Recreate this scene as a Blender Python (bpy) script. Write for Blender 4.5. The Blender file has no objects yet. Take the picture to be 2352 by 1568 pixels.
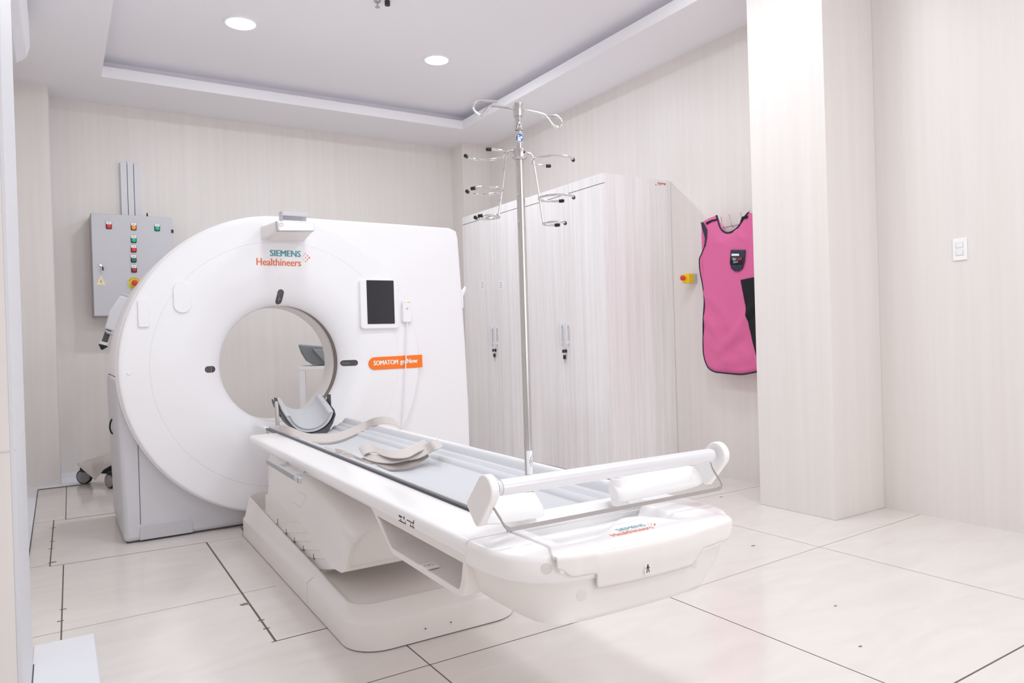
import bpy, bmesh, math, random
from mathutils import Vector, Matrix
random.seed(7)
PI = math.pi
S = bpy.context.scene
COL = S.collection

# ------------------------------------------------------------------ camera
W, H, F = 2352, 1568, 1659.2
YAW, PITCH, ROLL, CAMH = 0.56235, -0.00534, -0.0300, 1.08
_fw = Vector((math.sin(YAW)*math.cos(PITCH), math.cos(YAW)*math.cos(PITCH), math.sin(PITCH)))
_r = Vector((math.cos(YAW), -math.sin(YAW), 0)); _u = _r.cross(_fw)
_rt = math.cos(ROLL)*_r + math.sin(ROLL)*_u
_up = -math.sin(ROLL)*_r + math.cos(ROLL)*_u
CAM = Vector((0, 0, CAMH))
cd = bpy.data.cameras.new('camera'); cam = bpy.data.objects.new('camera', cd); COL.objects.link(cam)
M = Matrix((( _rt.x, _up.x, -_fw.x, 0), (_rt.y, _up.y, -_fw.y, 0), (_rt.z, _up.z, -_fw.z, CAMH), (0, 0, 0, 1)))
cam.matrix_world = M
cd.sensor_fit = 'HORIZONTAL'; cd.sensor_width = 36; cd.lens = F/W*36; cd.clip_start = 0.02
S.camera = cam

def at(u, v, x=None, y=None, z=None):
    """survey helper: the point where the sight line through a photo pixel meets a known plane of the room"""
    r = _rt*((u-W/2)/F) - _up*((v-H/2)/F) + _fw
    t = x/r.x if x is not None else y/r.y if y is not None else (z-CAMH)/r.z
    return CAM + r*t

# ------------------------------------------------------------------ materials
def srgb(r, g, b):
    f = lambda c: c/12.92 if c <= .04045 else ((c+.055)/1.055)**2.4
    return (f(r/255), f(g/255), f(b/255), 1)
MATS = {}
def mat(name, rgb, rough=.45, metal=0, spec=.5, emit=0, alpha=1, coat=0, noise=0, nscale=40, sheen=0, trans=0):
    m = bpy.data.materials.new(name); m.use_nodes = True
    nt = m.node_tree; b = nt.nodes['Principled BSDF']
    c = srgb(*rgb)
    b.inputs['Base Color'].default_value = c
    b.inputs['Roughness'].default_value = rough
    b.inputs['Metallic'].default_value = metal
    b.inputs['Specular IOR Level'].default_value = spec
    b.inputs['Coat Weight'].default_value = coat
    b.inputs['Alpha'].default_value = alpha
    b.inputs['Transmission Weight'].default_value = trans
    if sheen: b.inputs['Sheen Weight'].default_value = sheen
    if emit:
        b.inputs['Emission Color'].default_value = c; b.inputs['Emission Strength'].default_value = emit
    tc = nt.nodes.new('ShaderNodeTexCoord'); nz = nt.nodes.new('ShaderNodeTexNoise')
    nz.inputs['Scale'].default_value = nscale; nz.inputs['Detail'].default_value = 4
    nt.links.new(tc.outputs['Object'], nz.inputs['Vector'])
    mp = nt.nodes.new('ShaderNodeMapRange'); mp.inputs['To Min'].default_value = max(0, rough-.05); mp.inputs['To Max'].default_value = min(1, rough+.05)
    nt.links.new(nz.outputs['Fac'], mp.inputs['Value']); nt.links.new(mp.outputs['Result'], b.inputs['Roughness'])
    if noise:
        mx = nt.nodes.new('ShaderNodeMix'); mx.data_type = 'RGBA'
        mx.inputs['A'].default_value = tuple(v*(1-noise) for v in c[:3])+(1,); mx.inputs['B'].default_value = tuple(min(1, v*(1+noise)) for v in c[:3])+(1,)
        nt.links.new(nz.outputs['Fac'], mx.inputs['Factor']); nt.links.new(mx.outputs['Result'], b.inputs['Base Color'])
    MATS[name] = m
    return m

def grain(name, base, dark, scale, strength, rough=.4, bump=.0, fine=None):
    """vertical wood grain: noise stretched along z, plus broad plank tone"""
    m = bpy.data.materials.new(name); m.use_nodes = True
    nt = m.node_tree; b = nt.nodes['Principled BSDF']; L = nt.links.new
    tc = nt.nodes.new('ShaderNodeTexCoord')
    def nz(sx, sz, sc, det=5, dist=0):
        mp = nt.nodes.new('ShaderNodeMapping'); mp.inputs['Scale'].default_value = (sx, sx, sz)
        n = nt.nodes.new('ShaderNodeTexNoise'); n.inputs['Scale'].default_value = sc; n.inputs['Detail'].default_value = det; n.inputs['Distortion'].default_value = dist
        L(tc.outputs['Object'], mp.inputs['Vector']); L(mp.outputs['Vector'], n.inputs['Vector']); return n.outputs['Fac']
    a = nz(1, .02, scale, 6); c = nz(1, .012, scale*.16, 2); d = nz(1, .05, scale*2.2, 4, .6)
    ad = nt.nodes.new('ShaderNodeMath'); ad.operation = 'ADD'; L(a, ad.inputs[0]); L(c, ad.inputs[1])
    ad2 = nt.nodes.new('ShaderNodeMath'); ad2.operation = 'MULTIPLY_ADD'; L(d, ad2.inputs[0]); ad2.inputs[1].default_value = .4; L(ad.outputs[0], ad2.inputs[2])
    cr = nt.nodes.new('ShaderNodeMapRange'); cr.inputs['From Min'].default_value = .85; cr.inputs['From Max'].default_value = 1.55
    cr.inputs['To Min'].default_value = 0; cr.inputs['To Max'].default_value = strength
    L(ad2.outputs[0], cr.inputs['Value'])
    mx = nt.nodes.new('ShaderNodeMix'); mx.data_type = 'RGBA'
    mx.inputs['A'].default_value = srgb(*base); mx.inputs['B'].default_value = srgb(*dark)
    L(cr.outputs['Result'], mx.inputs['Factor']); L(mx.outputs['Result'], b.inputs['Base Color'])
    b.inputs['Roughness'].default_value = rough
    if bump:
        bp = nt.nodes.new('ShaderNodeBump'); bp.inputs['Strength'].default_value = bump; bp.inputs['Distance'].default_value = .002
        L(d, bp.inputs['Height']); L(bp.outputs['Normal'], b.inputs['Normal'])
    return m

WALL = grain('wood_panel', (236, 232, 229), (223, 216, 211), 20, .55, .42, .10)
WARD = grain('striped_laminate', (250, 249, 250), (218, 211, 209), 60, .62, .38)
PAINT = mat('ceiling_paint', (242, 241, 245), .8, spec=.2)
JAMB = mat('painted_jamb', (220, 221, 226), .5)
def floor_mat():
    m = bpy.data.materials.new('polished_tile'); m.use_nodes = True
    nt = m.node_tree; b = nt.nodes['Principled BSDF']; L = nt.links.new
    tc = nt.nodes.new('ShaderNodeTexCoord')
    mp = nt.nodes.new('ShaderNodeMapping'); mp.inputs['Scale'].default_value = (1, 3.2, 1); mp.inputs['Rotation'].default_value = (0, 0, .5)
    n = nt.nodes.new('ShaderNodeTexNoise'); n.inputs['Scale'].default_value = 2.4; n.inputs['Detail'].default_value = 9; n.inputs['Distortion'].default_value = 1.2
    L(tc.outputs['Object'], mp.inputs['Vector']); L(mp.outputs['Vector'], n.inputs['Vector'])
    cr = nt.nodes.new('ShaderNodeValToRGB'); e = cr.color_ramp.elements
    e[0].position = .3; e[0].color = srgb(224, 218, 213); e[1].position = .7; e[1].color = srgb(230, 225, 220)
    L(n.outputs['Fac'], cr.inputs['Fac']); L(cr.outputs['Color'], b.inputs['Base Color'])
    b.inputs['Roughness'].default_value = .14; b.inputs['Specular IOR Level'].default_value = .45
    return m
TILE = floor_mat()
GROUT = mat('grout', (112, 96, 90), .9)
GROUTL = mat('grout_light', (176, 164, 156), .9)
MARK = mat('floor_chip', (140, 125, 118), .8)
WT = mat('white_tile', (238, 240, 245), .3, noise=.02, nscale=6)

WHITE = mat('white_shell', (246, 246, 249), .32, coat=.15)
OFFW = mat('warm_white_shell', (240, 236, 233), .36)
PLATE = mat('table_white', (248, 247, 247), .3, coat=.2)
RECESS = mat('recess_white', (232, 228, 226), .4)
GREY = mat('grey_base', (210, 210, 215), .42)
GREYL = mat('grey_panel', (200, 200, 206), .42)
SEAM = mat('seam_dark', (95, 90, 92), .8)
SEAML = mat('seam_light', (214, 212, 214), .6)
TEARM = mat('satin_steel', (172, 166, 164), .4, .3)
RAILM = mat('dark_wire', (120, 116, 116), .35, .6)
TAUPE = mat('window_ring', (132, 120, 110), .35)
LINER = mat('bore_liner', (243, 240, 238), .35)
BLACK = mat('black_plastic', (28, 28, 32), .4)
CARBON = mat('carbon_shell', (62, 61, 68), .35, noise=.15, nscale=120)
SCREEN = mat('screen_glass', (44, 44, 50), .12)
SMOKE = mat('smoked_window', (78, 76, 78), .1, coat=.5)
LASER = mat('window_mirror', (165, 165, 168), .2, .6)
CHROME = mat('polished_steel', (222, 222, 224), .12, 1)
STEEL = mat('brushed_steel', (205, 204, 204), .25, 1)
ALU = mat('aluminium', (192, 192, 195), .35, .85)
ALUT = mat('tube_aluminium', (238, 238, 242), .3, .35)
PANEL = mat('hammered_grey', (204, 204, 210), .35, 0, noise=.05, nscale=160)
PANELS = mat('hammered_side', (170, 166, 164), .4)
CUSH = mat('grey_mat', (208, 210, 214), .5)
CUSHD = mat('dark_grey_cushion', (128, 133, 136), .5)
CUSHE = mat('grey_cushion_edge', (225, 226, 231), .5)
STRAP = mat('strap_fabric', (206, 199, 195), .85, noise=.05, nscale=300, sheen=.2)
STRAPD = mat('strap_backing', (182, 173, 168), .9, noise=.06, nscale=300)
TEAL = mat('teal_print', (84, 160, 172), .5)
ORNG = mat('orange_print', (238, 118, 74), .5)
ORNGR = mat('red_orange_print', (226, 92, 84), .5)
LABEL = mat('orange_label', (255, 124, 16), .4)
PAPER = mat('white_paper', (246, 246, 248), .6)
INK = mat('dark_ink', (52, 52, 56), .6)
INKL = mat('grey_ink', (140, 140, 146), .6)
RED = mat('red_plastic', (222, 58, 40), .3)
REDL = mat('red_lens', (230, 48, 56), .2, emit=.15)
REDD = mat('red_lens_off', (188, 50, 62), .2)
GRNL = mat('green_lens', (16, 186, 136), .2, emit=.15)
GRND = mat('green_lens_off', (36, 134, 122), .2)
AMB = mat('amber_lens', (250, 150, 40), .2, emit=.2)
YEL = mat('yellow_plastic', (252, 208, 20), .35)
YELD = mat('yellow_disc', (226, 214, 84), .45)
CREAM = mat('cream_sign', (242, 232, 186), .5)
PINK = mat('pink_fabric', (224, 106, 160), .75, noise=.05, nscale=500, sheen=.1)
NAVY = mat('navy_binding', (40, 40, 58), .8)
NAVYP = mat('navy_pocket', (48, 50, 74), .8, noise=.08, nscale=300)
BLKF = mat('black_fabric', (26, 26, 30), .9, noise=.2, nscale=300)
BLUE = mat('blue_sign', (72, 118, 190), .4)
SIGNR = mat('magenta_print', (196, 110, 150), .5)
RUBBER = mat('rubber', (48, 50, 54), .7)
HUB = mat('castor_hub', (158, 156, 156), .5)
PLSHEET = mat('cloudy_sheet', (214, 206, 202), .35, alpha=.72)
GLOWM = mat('lamp_diffuser', (255, 255, 255), .5, emit=14)
TRANSL = mat('lamp_underside', (244, 238, 236), .4)
ACW = mat('ac_white', (226, 227, 232), .4)

# ------------------------------------------------------------------ mesh helpers
class MB:
    """collects shapes; build() links them as ONE mesh object"""
    def __init__(s): s.v = []; s.f = []; s.m = []; s.mats = []
    def mi(s, m):
        if m not in s.mats: s.mats.append(m)
        return s.mats.index(m)
    def add(s, vs, fs, m):
        k = len(s.v); i = s.mi(m)
        s.v += [Vector(p) for p in vs]
        for f in fs: s.f.append([k+j for j in f]); s.m.append(i)
        return s
    def box(s, x0, x1, y0, y1, z0, z1, m):
        v = [(x, y, z) for x in (x0, x1) for y in (y0, y1) for z in (z0, z1)]
        return s.add(v, [(0, 1, 3, 2), (4, 6, 7, 5), (0, 4, 5, 1), (2, 3, 7, 6), (0, 2, 6, 4), (1, 5, 7, 3)], m)
    def hexa(s, a, b, m):
        """a, b: four corners each, same order, joined"""
        return s.add(list(a)+list(b), [(3, 2, 1, 0), (4, 5, 6, 7), (0, 1, 5, 4), (1, 2, 6, 5), (2, 3, 7, 6), (3, 0, 4, 7)], m)
    def prism(s, poly, axis, a, b, m):
        """polygon in the other two axes (in xyz order), extruded along axis from a to b"""
        def mk(p, t): return {'x': (t, p[0], p[1]), 'y': (p[0], t, p[1]), 'z': (p[0], p[1], t)}[axis]
        n = len(poly)
        return s.add([mk(p, a) for p in poly]+[mk(p, b) for p in poly],
                     [tuple(range(n))[::-1], tuple(range(n, 2*n))]+[(i, (i+1) % n, n+(i+1) % n, n+i) for i in range(n)], m)
    def loft(s, loops, m, closed=True, cap0=True, cap1=True, mats=None):
        n = len(loops[0]); vs = [p for l in loops for p in l]; k = len(s.v)
        s.v += [Vector(p) for p in vs]
        rng = range(n) if closed else range(n-1)
        for j in range(len(loops)-1):
            i0 = s.mi(mats[j] if mats else m)
            for i in rng:
                q = (i+1) % n
                s.f.append([k+j*n+i, k+j*n+q, k+(j+1)*n+q, k+(j+1)*n+i]); s.m.append(i0)
        if cap0: s.f.append([k+i for i in range(n)][::-1]); s.m.append(s.mi(m))
        if cap1: s.f.append([k+(len(loops)-1)*n+i for i in range(n)]); s.m.append(s.mi(m))
        return s
    def tube(s, pts, r, m, n=10, cap=True):
        pts = [Vector(p) for p in pts]; loops = []
        t0 = (pts[1]-pts[0]).normalized()
        ref = Vector((0, 0, 1)) if abs(t0.z) < .9 else Vector((1, 0, 0))
        nrm = t0.cross(ref).normalized()
        for i, p in enumerate(pts):
            t = (pts[min(i+1, len(pts)-1)]-pts[max(i-1, 0)]).normalized()
            nrm = (nrm-t*nrm.dot(t)).normalized(); bi = t.cross(nrm)
            rr = r[i] if isinstance(r, (list, tuple)) else r
            loops.append([p+rr*(math.cos(2*PI*k/n)*nrm+math.sin(2*PI*k/n)*bi) for k in range(n)])
        return s.loft(loops, m, True, cap, cap)
    def lathe(s, prof, c, axis, m, n=48, caps=(False, False), mats=None):
        """prof: (radius, offset along axis)"""
        loops = []
        for r, h in prof:
            l = []
            for k in range(n):
                a = 2*PI*k/n; u, v = r*math.cos(a), r*math.sin(a)
                l.append({'x': (c[0]+h, c[1]+u, c[2]+v), 'y': (c[0]+u, c[1]+h, c[2]+v), 'z': (c[0]+u, c[1]+v, c[2]+h)}[axis])
            loops.append(l)
        return s.loft(loops, m, True, caps[0], caps[1], mats)
    def disc(s, c, r, axis, t, m, n=32): return s.lathe([(r, 0), (r, t)], c, axis, m, n, (True, True))
    def ribbon(s, pts, wid, th, m, m2=None):
        """strip: pts along its middle, wid = width vector (or list), th = thickness"""
        pts = [Vector(p) for p in pts]; loops = []
        for i, p in enumerate(pts):
            t = (pts[min(i+1, len(pts)-1)]-pts[max(i-1, 0)]).normalized()
            w = Vector(wid[i] if isinstance(wid, list) else wid)
            nn = t.cross(w).normalized()*th*.5
            loops.append([p-w*.5-nn, p+w*.5-nn, p+w*.5+nn, p-w*.5+nn])
        return s.loft(loops, m)
    def grid(s, nu, nv, fn, m, keep=None):
        k = len(s.v); i0 = s.mi(m)
        for i in range(nu+1):
            for j in range(nv+1): s.v.append(Vector(fn(i/nu, j/nv)))
        for i in range(nu):
            for j in range(nv):
                if keep and not keep((i+.5)/nu, (j+.5)/nv): continue
                a = k+i*(nv+1)+j; s.f.append([a, a+nv+1, a+nv+2, a+1]); s.m.append(i0)
        return s
    def build(s, name, parent=None, bevel=0, seg=2, smooth=32, solid=0, sub=0, off=-1):
        me = bpy.data.meshes.new(name)
        o0 = Vector((0, 0, 0)); q = parent
        while q is not None:
            if '_base' in q: o0 = Vector(q['_base']); break
            q = q.parent
        me.from_pydata([v-o0 for v in s.v], [], s.f)
        for m in s.mats: me.materials.append(m)
        for p, i in zip(me.polygons, s.m): p.material_index = i
        bm = bmesh.new(); bm.from_mesh(me); bmesh.ops.recalc_face_normals(bm, faces=bm.faces) if not solid else None; bm.to_mesh(me); bm.free()
        me.polygons.foreach_set('use_smooth', [True]*len(me.polygons))
        me.set_sharp_from_angle(angle=math.radians(smooth))
        o = bpy.data.objects.new(name, me); COL.objects.link(o)
        if parent is not None: o.parent = parent
        if solid:
            d = o.modifiers.new('thick', 'SOLIDIFY'); d.thickness = solid; d.offset = off
        if bevel:
            d = o.modifiers.new('bevel', 'BEVEL'); d.width = bevel; d.segments = seg; d.limit_method = 'ANGLE'; d.angle_limit = math.radians(38); d.harden_normals = False
        if sub:
            d = o.modifiers.new('sub', 'SUBSURF'); d.levels = sub; d.render_levels = sub
        return o

def smoothpath(pts, n=6):
    """Catmull-Rom through pts"""
    P = [Vector(p) for p in pts]; out = []
    for i in range(len(P)-1):
        a, b, c, d = P[max(i-1, 0)], P[i], P[i+1], P[min(i+2, len(P)-1)]
        for k in range(n):
            t = k/n
            out.append(.5*((2*b)+(c-a)*t+(2*a-5*b+4*c-d)*t*t+(3*b-a-3*c+d)*t**3))
    return out+[P[-1]]
def rrect(x0, x1, y0, y1, r, n=6):
    out = []
    for cx, cy, a0 in ((x1-r, y1-r, 0), (x0+r, y1-r, 90), (x0+r, y0+r, 180), (x1-r, y0+r, 270)):
        for k in range(n+1):
            a = math.radians(a0+90*k/n); out.append((cx+r*math.cos(a), cy+r*math.sin(a)))
    return out
def tag(o, label, cat, group=None):
    o['label'] = label; o['category'] = cat
    if group: o['group'] = group
    return o
def thing(name, label, cat, loc, rotz=0, group=None):
    o = bpy.data.objects.new(name, None); COL.objects.link(o); o.empty_display_size = .1
    o.location = loc; o.rotation_euler = (0, 0, rotz); o['_base'] = list(loc)
    tag(o, label, cat, group); return o
def struct(o): o['kind'] = 'structure'; return o
_txt = {}
def text_geo(st, bold=0.0):
    key = (st, bold)
    if key in _txt: return _txt[key]
    c = bpy.data.curves.new('t', 'FONT'); c.body = st; c.size = 1; c.offset = bold; c.extrude = 0; c.resolution_u = 3
    o = bpy.data.objects.new('t', c); COL.objects.link(o)
    bpy.context.view_layer.update()
    me = o.evaluated_get(bpy.context.evaluated_depsgraph_get()).to_mesh()
    vs = [v.co.copy() for v in me.vertices]; fs = [tuple(p.vertices) for p in me.polygons]
    bpy.data.objects.remove(o); bpy.data.curves.remove(c)
    x0 = min(v.x for v in vs); x1 = max(v.x for v in vs); y0 = min(v.y for v in vs); y1 = max(v.y for v in vs)
    _txt[key] = (vs, fs, x0, x1, y0, y1); return _txt[key]
def put_text(mb, st, org, ex, ey, width, m, height=None, bold=.0, lift=.0006, base=True):
    """org: left end of the baseline; ex, ey unit directions; width = overall width; height = cap height (of the whole box)"""
    vs, fs, x0, x1, y0, y1 = text_geo(st)
    ex = Vector(ex); ey = Vector(ey); nn = ex.cross(ey)
    sx = width/(x1-x0); sy = height/(y1-(0 if base else y0)) if height else sx
    for k, d in enumerate((-bold, -bold*.5, 0, bold*.5, bold) if bold else (0,)):
        mb.add([Vector(org)+ex*((v.x-x0+d)*sx)+ey*(v.y*sy)+nn*(lift+.00004*k) for v in vs], fs, m)
    return mb
def no_base(o):
    for x in bpy.data.objects:
        if '_base' in x: del x['_base']

# ------------------------------------------------------------------ the room
ZC, ZU = 3.22, 3.385          # soffit and raised ceiling
XL, XR, YB, YF, XN = -.24, 4.15, 7.20, -2.2, -1.8
struct(MB().box(XL-.15, XR+.15, YB, YB+.15, -.05, ZU+.1, WALL).build('wall_back'))
struct(MB().box(XR, XR+.15, YF-.1, YB+.15, -.05, ZU+.1, WALL).build('wall_right'))
struct(MB().box(XL-.15, XL, 3.0, YB, -.05, ZU+.1, WALL).build('wall_left'))
struct(MB().box(XN, -.112, 2.31, 3.0, -.05, ZU+.1, WALL).build('wall_left_near'))
struct(MB().box(XN-.15, XN, YF-.1, 3.0, -.05, ZU+.1, WALL).build('wall_left_far'))
struct(MB().box(XN-.15, 0, YF-.15, YF, -.05, ZU+.1, WALL).box(3.2, XR+.15, YF-.15, YF, -.05, ZU+.1, WALL).box(0, 3.2, YF-.15, YF, -.05, .8, WALL).box(0, 3.2, YF-.15, YF, 2.7, ZU+.1, WALL).build('wall_front'))  # wall opening added so the fill light outside can shine in
struct(MB().box(-.114, -.10, 2.318, 3.0, 0, ZC, JAMB).build('trim_1', bevel=.004))
struct(MB().box(XL, -.002, 6.90, YB, 0, ZC, WALL).box(-.002, .003, 6.899, YB, 0, ZC, SEAML).build('wall_left_pilaster'))
struct(MB().box(3.80, XR, 6.93, YB, 0, ZC, WALL).build('wall_right_pilaster'))
struct(MB().box(3.668, XR, 2.470, 2.985, 0, ZC, WALL).build('wall_right_pillar', bevel=.003))
# horizontal panel joint on the near wall and pillars
mb = MB()
zj = at(14, 1037, y=2.308).z
mb.box(XN, -.112, 2.3075, 2.31, zj-.002, zj+.002, SEAML)
mb.box(-.1005, -.0995, 2.318, 3.0, zj-.0015, zj+.0015, SEAML)
struct(mb.build('trim_2'))
# floor with its joints
mb = MB().box(XN-.15, XR+.15, YF-.15, YB+.15, -.08, 0, TILE)
def joint(x0, y0, x1, y1, w, m, z=.0004):
    d = Vector((x1-x0, y1-y0, 0)).normalized(); q = Vector((-d.y, d.x, 0))*w/2
    a, b = Vector((x0, y0, z)), Vector((x1, y1, z)); mb.add([a-q, b-q, b+q, a+q], [(0, 1, 2, 3)], m)
joint(-.06, 4.325, .67, 4.293, .0045, GROUT); joint(.67, 4.285, 4.15, 4.285, .0035, GROUTL)
joint(-.2, 4.36, -.06, 4.36, .004, GROUTL)
joint(-.06, 4.325, -.047, 5.49, .006, GROUT); joint(-.2, 5.47, 4.15, 5.455, .004, GROUTL)
joint(.018, 5.46, .035, 6.78, .005, GROUT); joint(.018, 5.458, .3, 5.456, .004, GROUT)
joint(-.002, 4.31, -.017, 3.19, .0055, GROUT)
joint(-.2, 3.29, .80, 3.315, .0035, GROUTL)
joint(.669, 4.293, .645, 2.70, .008, GROUT); joint(.63, 2.70, .85, 2.705, .006, GROUT)
joint(.9, 4.52, .882, 4.29, .009, GROUT)
joint(1.02, 2.42, 1.03, -2.2, .0045, GROUT)
joint(.6, 2.195, 2.09, 2.185, .004, GROUT); joint(2.09, 2.18, 4.15, 2.262, .0035, GROUTL)
joint(2.09, 2.9, 2.10, -2.2, .0042, GROUT); joint(3.16, 3.9, 3.167, -2.2, .0032, GROUTL)
joint(3.16, 3.34, 4.15, 3.33, .0035, GROUTL)
joint(1.03, 1.14, 4.15, 1.145, .0055, GROUT); joint(-1.8, .04, 4.15, .04, .004, GROUT)
joint(2.6, 3.33, 3.16, 3.335, .0032, GROUTL)
for (u, v, r) in ((120, 1291, .012), (1730, 1253, .008), (1656, 1141, .008), (1677, 1205, .007), (1919, 1391, .005), (1976, 1484, .005)):
    c = at(u, v, z=0); mb.add([(c.x+r*1.7*math.cos(a*PI/5), c.y+r*math.sin(a*PI/5), .0006) for a in range(10)], [tuple(range(10))], MARK)
c = at(563, 1387, z=0); mb.add([(c.x+.022*math.cos(a*PI/6), c.y+.014*math.sin(a*PI/6)+.004*math.sin(3*a), .0006) for a in range(12)], [tuple(range(12))], MARK)
for (u, v) in ((122, 1212), (120, 1243), (117, 1260), (145, 1399), (139, 1426), (600, 1424), (612, 1443)):
    c = at(u, v, z=0); mb.box(c.x-.012, c.x+.012, c.y-.004, c.y+.004, .0002, .0008, GROUT)
struct(mb.build('floor'))
# white tile borders and threshold plate on the floor
struct(MB().box(XL, -.155, 3.0, 6.78, 0, .004, WT).box(XL, .21, 6.78, 6.90, 0, .004, WT).box(0, .21, 6.90, YB, 0, .004, WT)
       .box(-.155, .20, 6.772, 6.78, 0, .0042, SEAM).box(-.158, -.153, 3.0, 6.78, 0, .0042, SEAM).build('trim_3'))
struct(MB().box(0.0, .21, YB-.012, YB, .004, .05, WT).build('baseboard_back'))
struct(MB().box(-.10, .09, .6, 3.19, 0, .003, WT).box(.088, .091, .6, 3.195, 0, .0034, SEAML).box(-.10, -.096, 2.2, 3.0, .001, .004, SEAM).build('trim_4'))
# ceiling: soffit ring, lip, raised tray
TX0, TX1, TY0, TY1 = .355, 3.56, -1.4, 6.48
mb = MB()
for b in ((XN-.15, TX0, YF-.15, YB+.1), (TX1, XR+.15, YF-.15, YB+.1)): mb.box(b[0], b[1], b[2], b[3], ZC, ZC+.085, PAINT)
mb.box(TX0, TX1, TY1, YB+.1, ZC, ZC+.085, PAINT).box(TX0, TX1, YF-.15, TY0, ZC, ZC+.085, PAINT)
mb.box(XN-.15, XR+.15, YF-.15, YB+.15, ZU, ZU+.1, PAINT)
g = .13
for b in ((TX0-g-.1, TX0-g, TY0-g, TY1+g), (TX1+g, TX1+g+.1, TY0-g, TY1+g)): mb.box(b[0], b[1], b[2], b[3], ZC+.08, ZU+.02, PAINT)
mb.box(TX0-g, TX1+g, TY1+g, TY1+g+.1, ZC+.08, ZU+.02, PAINT).box(TX0-g, TX1+g, TY0-g-.1, TY0-g, ZC+.08, ZU+.02, PAINT)
struct(mb.build('ceiling'))

# ------------------------------------------------------------------ lamps
def downlight(x, y, r, label):
    t = thing('ceiling_downlight', label, 'ceiling light', (x, y, ZU-.012), 0, 'ceiling downlights')
    MB().lathe([(r*1.0, 0), (r*1.14, 0), (r*1.15, .004), (r*1.15, .012), (r*.99, .012)], (x, y, ZU-.012), 'z', WHITE, 40).build('frame', t)
    MB().lathe([(r, .008), (r, .001), (r*.98, -.001)], (x, y, ZU-.012), 'z', GLOWM, 40, (True, True)).build('diffuser', t)
    l = bpy.data.lights.new('lamp_light', 'AREA'); l.shape = 'DISK'; l.size = r*2; l.energy = LAMP*.66; l.color = (.91, .96, 1)
    o = bpy.data.objects.new('lamp_light', l); COL.objects.link(o); o.location = (x, y, ZU-.02)
    return t
LAMP = 17
pa = at(553, 55, z=ZU-.012); pb = at(1003, 139, z=ZU-.012)
downlight(pa.x, pa.y, .100, 'round recessed ceiling light above the scanner, the one nearer the left soffit')
downlight(pb.x, pb.y, .094, 'round recessed ceiling light above the wardrobes, further from the left soffit')
# lamps of the same ceiling that hang outside the picture
def unseen_lamp(x, y, e=1.0, s=.2):
    l = bpy.data.lights.new('lamp_light', 'AREA'); l.shape = 'DISK'; l.size = s; l.energy = LAMP*e; l.color = (.91, .96, 1)
    o = bpy.data.objects.new('lamp_light', l); COL.objects.link(o); o.location = (x, y, ZU-.02)
for x, y in ((1.15, 2.9), (2.75, 2.9), (1.15, .5), (2.75, .5), (1.95, -1.0)):
    unseen_lamp(x, y, .8, .5)
l = bpy.data.lights.new('fill_light', 'AREA'); l.shape = 'RECTANGLE'; l.size = 3.2; l.size_y = 1.9; l.energy = 36; l.color = (.95, .97, 1)  # unseen fill light, added behind the camera to brighten faces turned towards it
o = bpy.data.objects.new('fill_light', l); COL.objects.link(o); o.location = (1.6, YF-.5, 1.75); o.rotation_euler = (PI/2, 0, 0)
p = at(880, 0, z=ZU)
MB().lathe([(.0, -.045), (.016, -.045), (.016, -.041), (.006, -.04), (.006, -.012), (.02, -.010), (.024, 0)], (p.x-.03, p.y+.03, ZU), 'z', ALU, 16).disc((p.x+.03, p.y, ZU-.03), .018, 'z', .03, INK).build('sprinkler_head')
tag(bpy.data.objects['sprinkler_head'], 'small metal sprinkler head hanging from the raised ceiling between the lamps', 'sprinkler')
# ------------------------------------------------------------------ air conditioner on the left wall, mostly behind the near wall
t = thing('air_conditioner', 'white wall air conditioner under the soffit beside the doorway jamb', 'air conditioner', (XL, 5.3, 2.80))
prof = [(XL, 2.92), (XL+.07, 2.89), (XL+.13, 2.935), (XL+.15, 3.01), (XL+.15, 3.18), (XL, 3.20)]
MB().prism([(x, z) for x, z in prof], 'y', 4.55, 5.48, ACW).build('body', t, bevel=.012)
MB().hexa([(XL+.095, 4.6, 2.911), (XL+.108, 4.6, 2.921), (XL+.10, 4.6, 2.93), (XL+.09, 4.6, 2.92)], [(XL+.095, 5.44, 2.911), (XL+.108, 5.44, 2.921), (XL+.10, 5.44, 2.93), (XL+.09, 5.44, 2.92)], SEAM).build('air_slot', t)

# ------------------------------------------------------------------ CT scanner
CX, CZ = 1.170, .962
GY = 4.45
t = thing('ct_scanner', 'large round white CT scanner with a bore and an orange label', 'medical scanner', (1.3, 4.9, 0))
N = 192
def outline(inset=0, grow=0):
    """housing silhouette sampled by angle about the bore axis"""
    pts = [(CX, 1.872)]
    xr = 2.445
    poly = []
    # right part
    for a in range(0, 7): poly.append((2.405-.05+.05*math.sin(a*PI/12), 1.858-.05+.05*math.cos(a*PI/12)))
    poly += [(2.42, 1.5), (2.443, 1.0), (2.452, .6), (2.452, .07)]
    def hit(th):
        dx, dz = math.cos(th), math.sin(th)
        if dx <= 1e-6: return None
        best = None
        seg = [(CX-.01, 1.868)]+poly+[(CX-.01, .058)]
        for (x0, z0), (x1, z1) in zip(seg, seg[1:]):
            ex, ez = x1-x0, z1-z0; den = dx*ez-dz*ex
            if abs(den) < 1e-9: continue
            tt = ((x0-CX)*ez-(z0-CZ)*ex)/den; uu = ((x0-CX)*dz-(z0-CZ)*dx)/den
            if tt > 0 and -1e-6 <= uu <= 1+1e-6: best = tt if best is None else min(best, tt)
        return best
    out = []
    for k in range(N):
        th = 2*PI*k/N; r = hit(th)
        if r is None: r = .903
        out.append((th, r-inset))
    return out
def ring(o, y): return [(CX+r*math.cos(a), y, CZ+r*math.sin(a)) for a, r in o]
def circ(r, y): return [(CX+r*math.cos(2*PI*k/N), y, CZ+r*math.sin(2*PI*k/N)) for k in range(N)]
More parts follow.
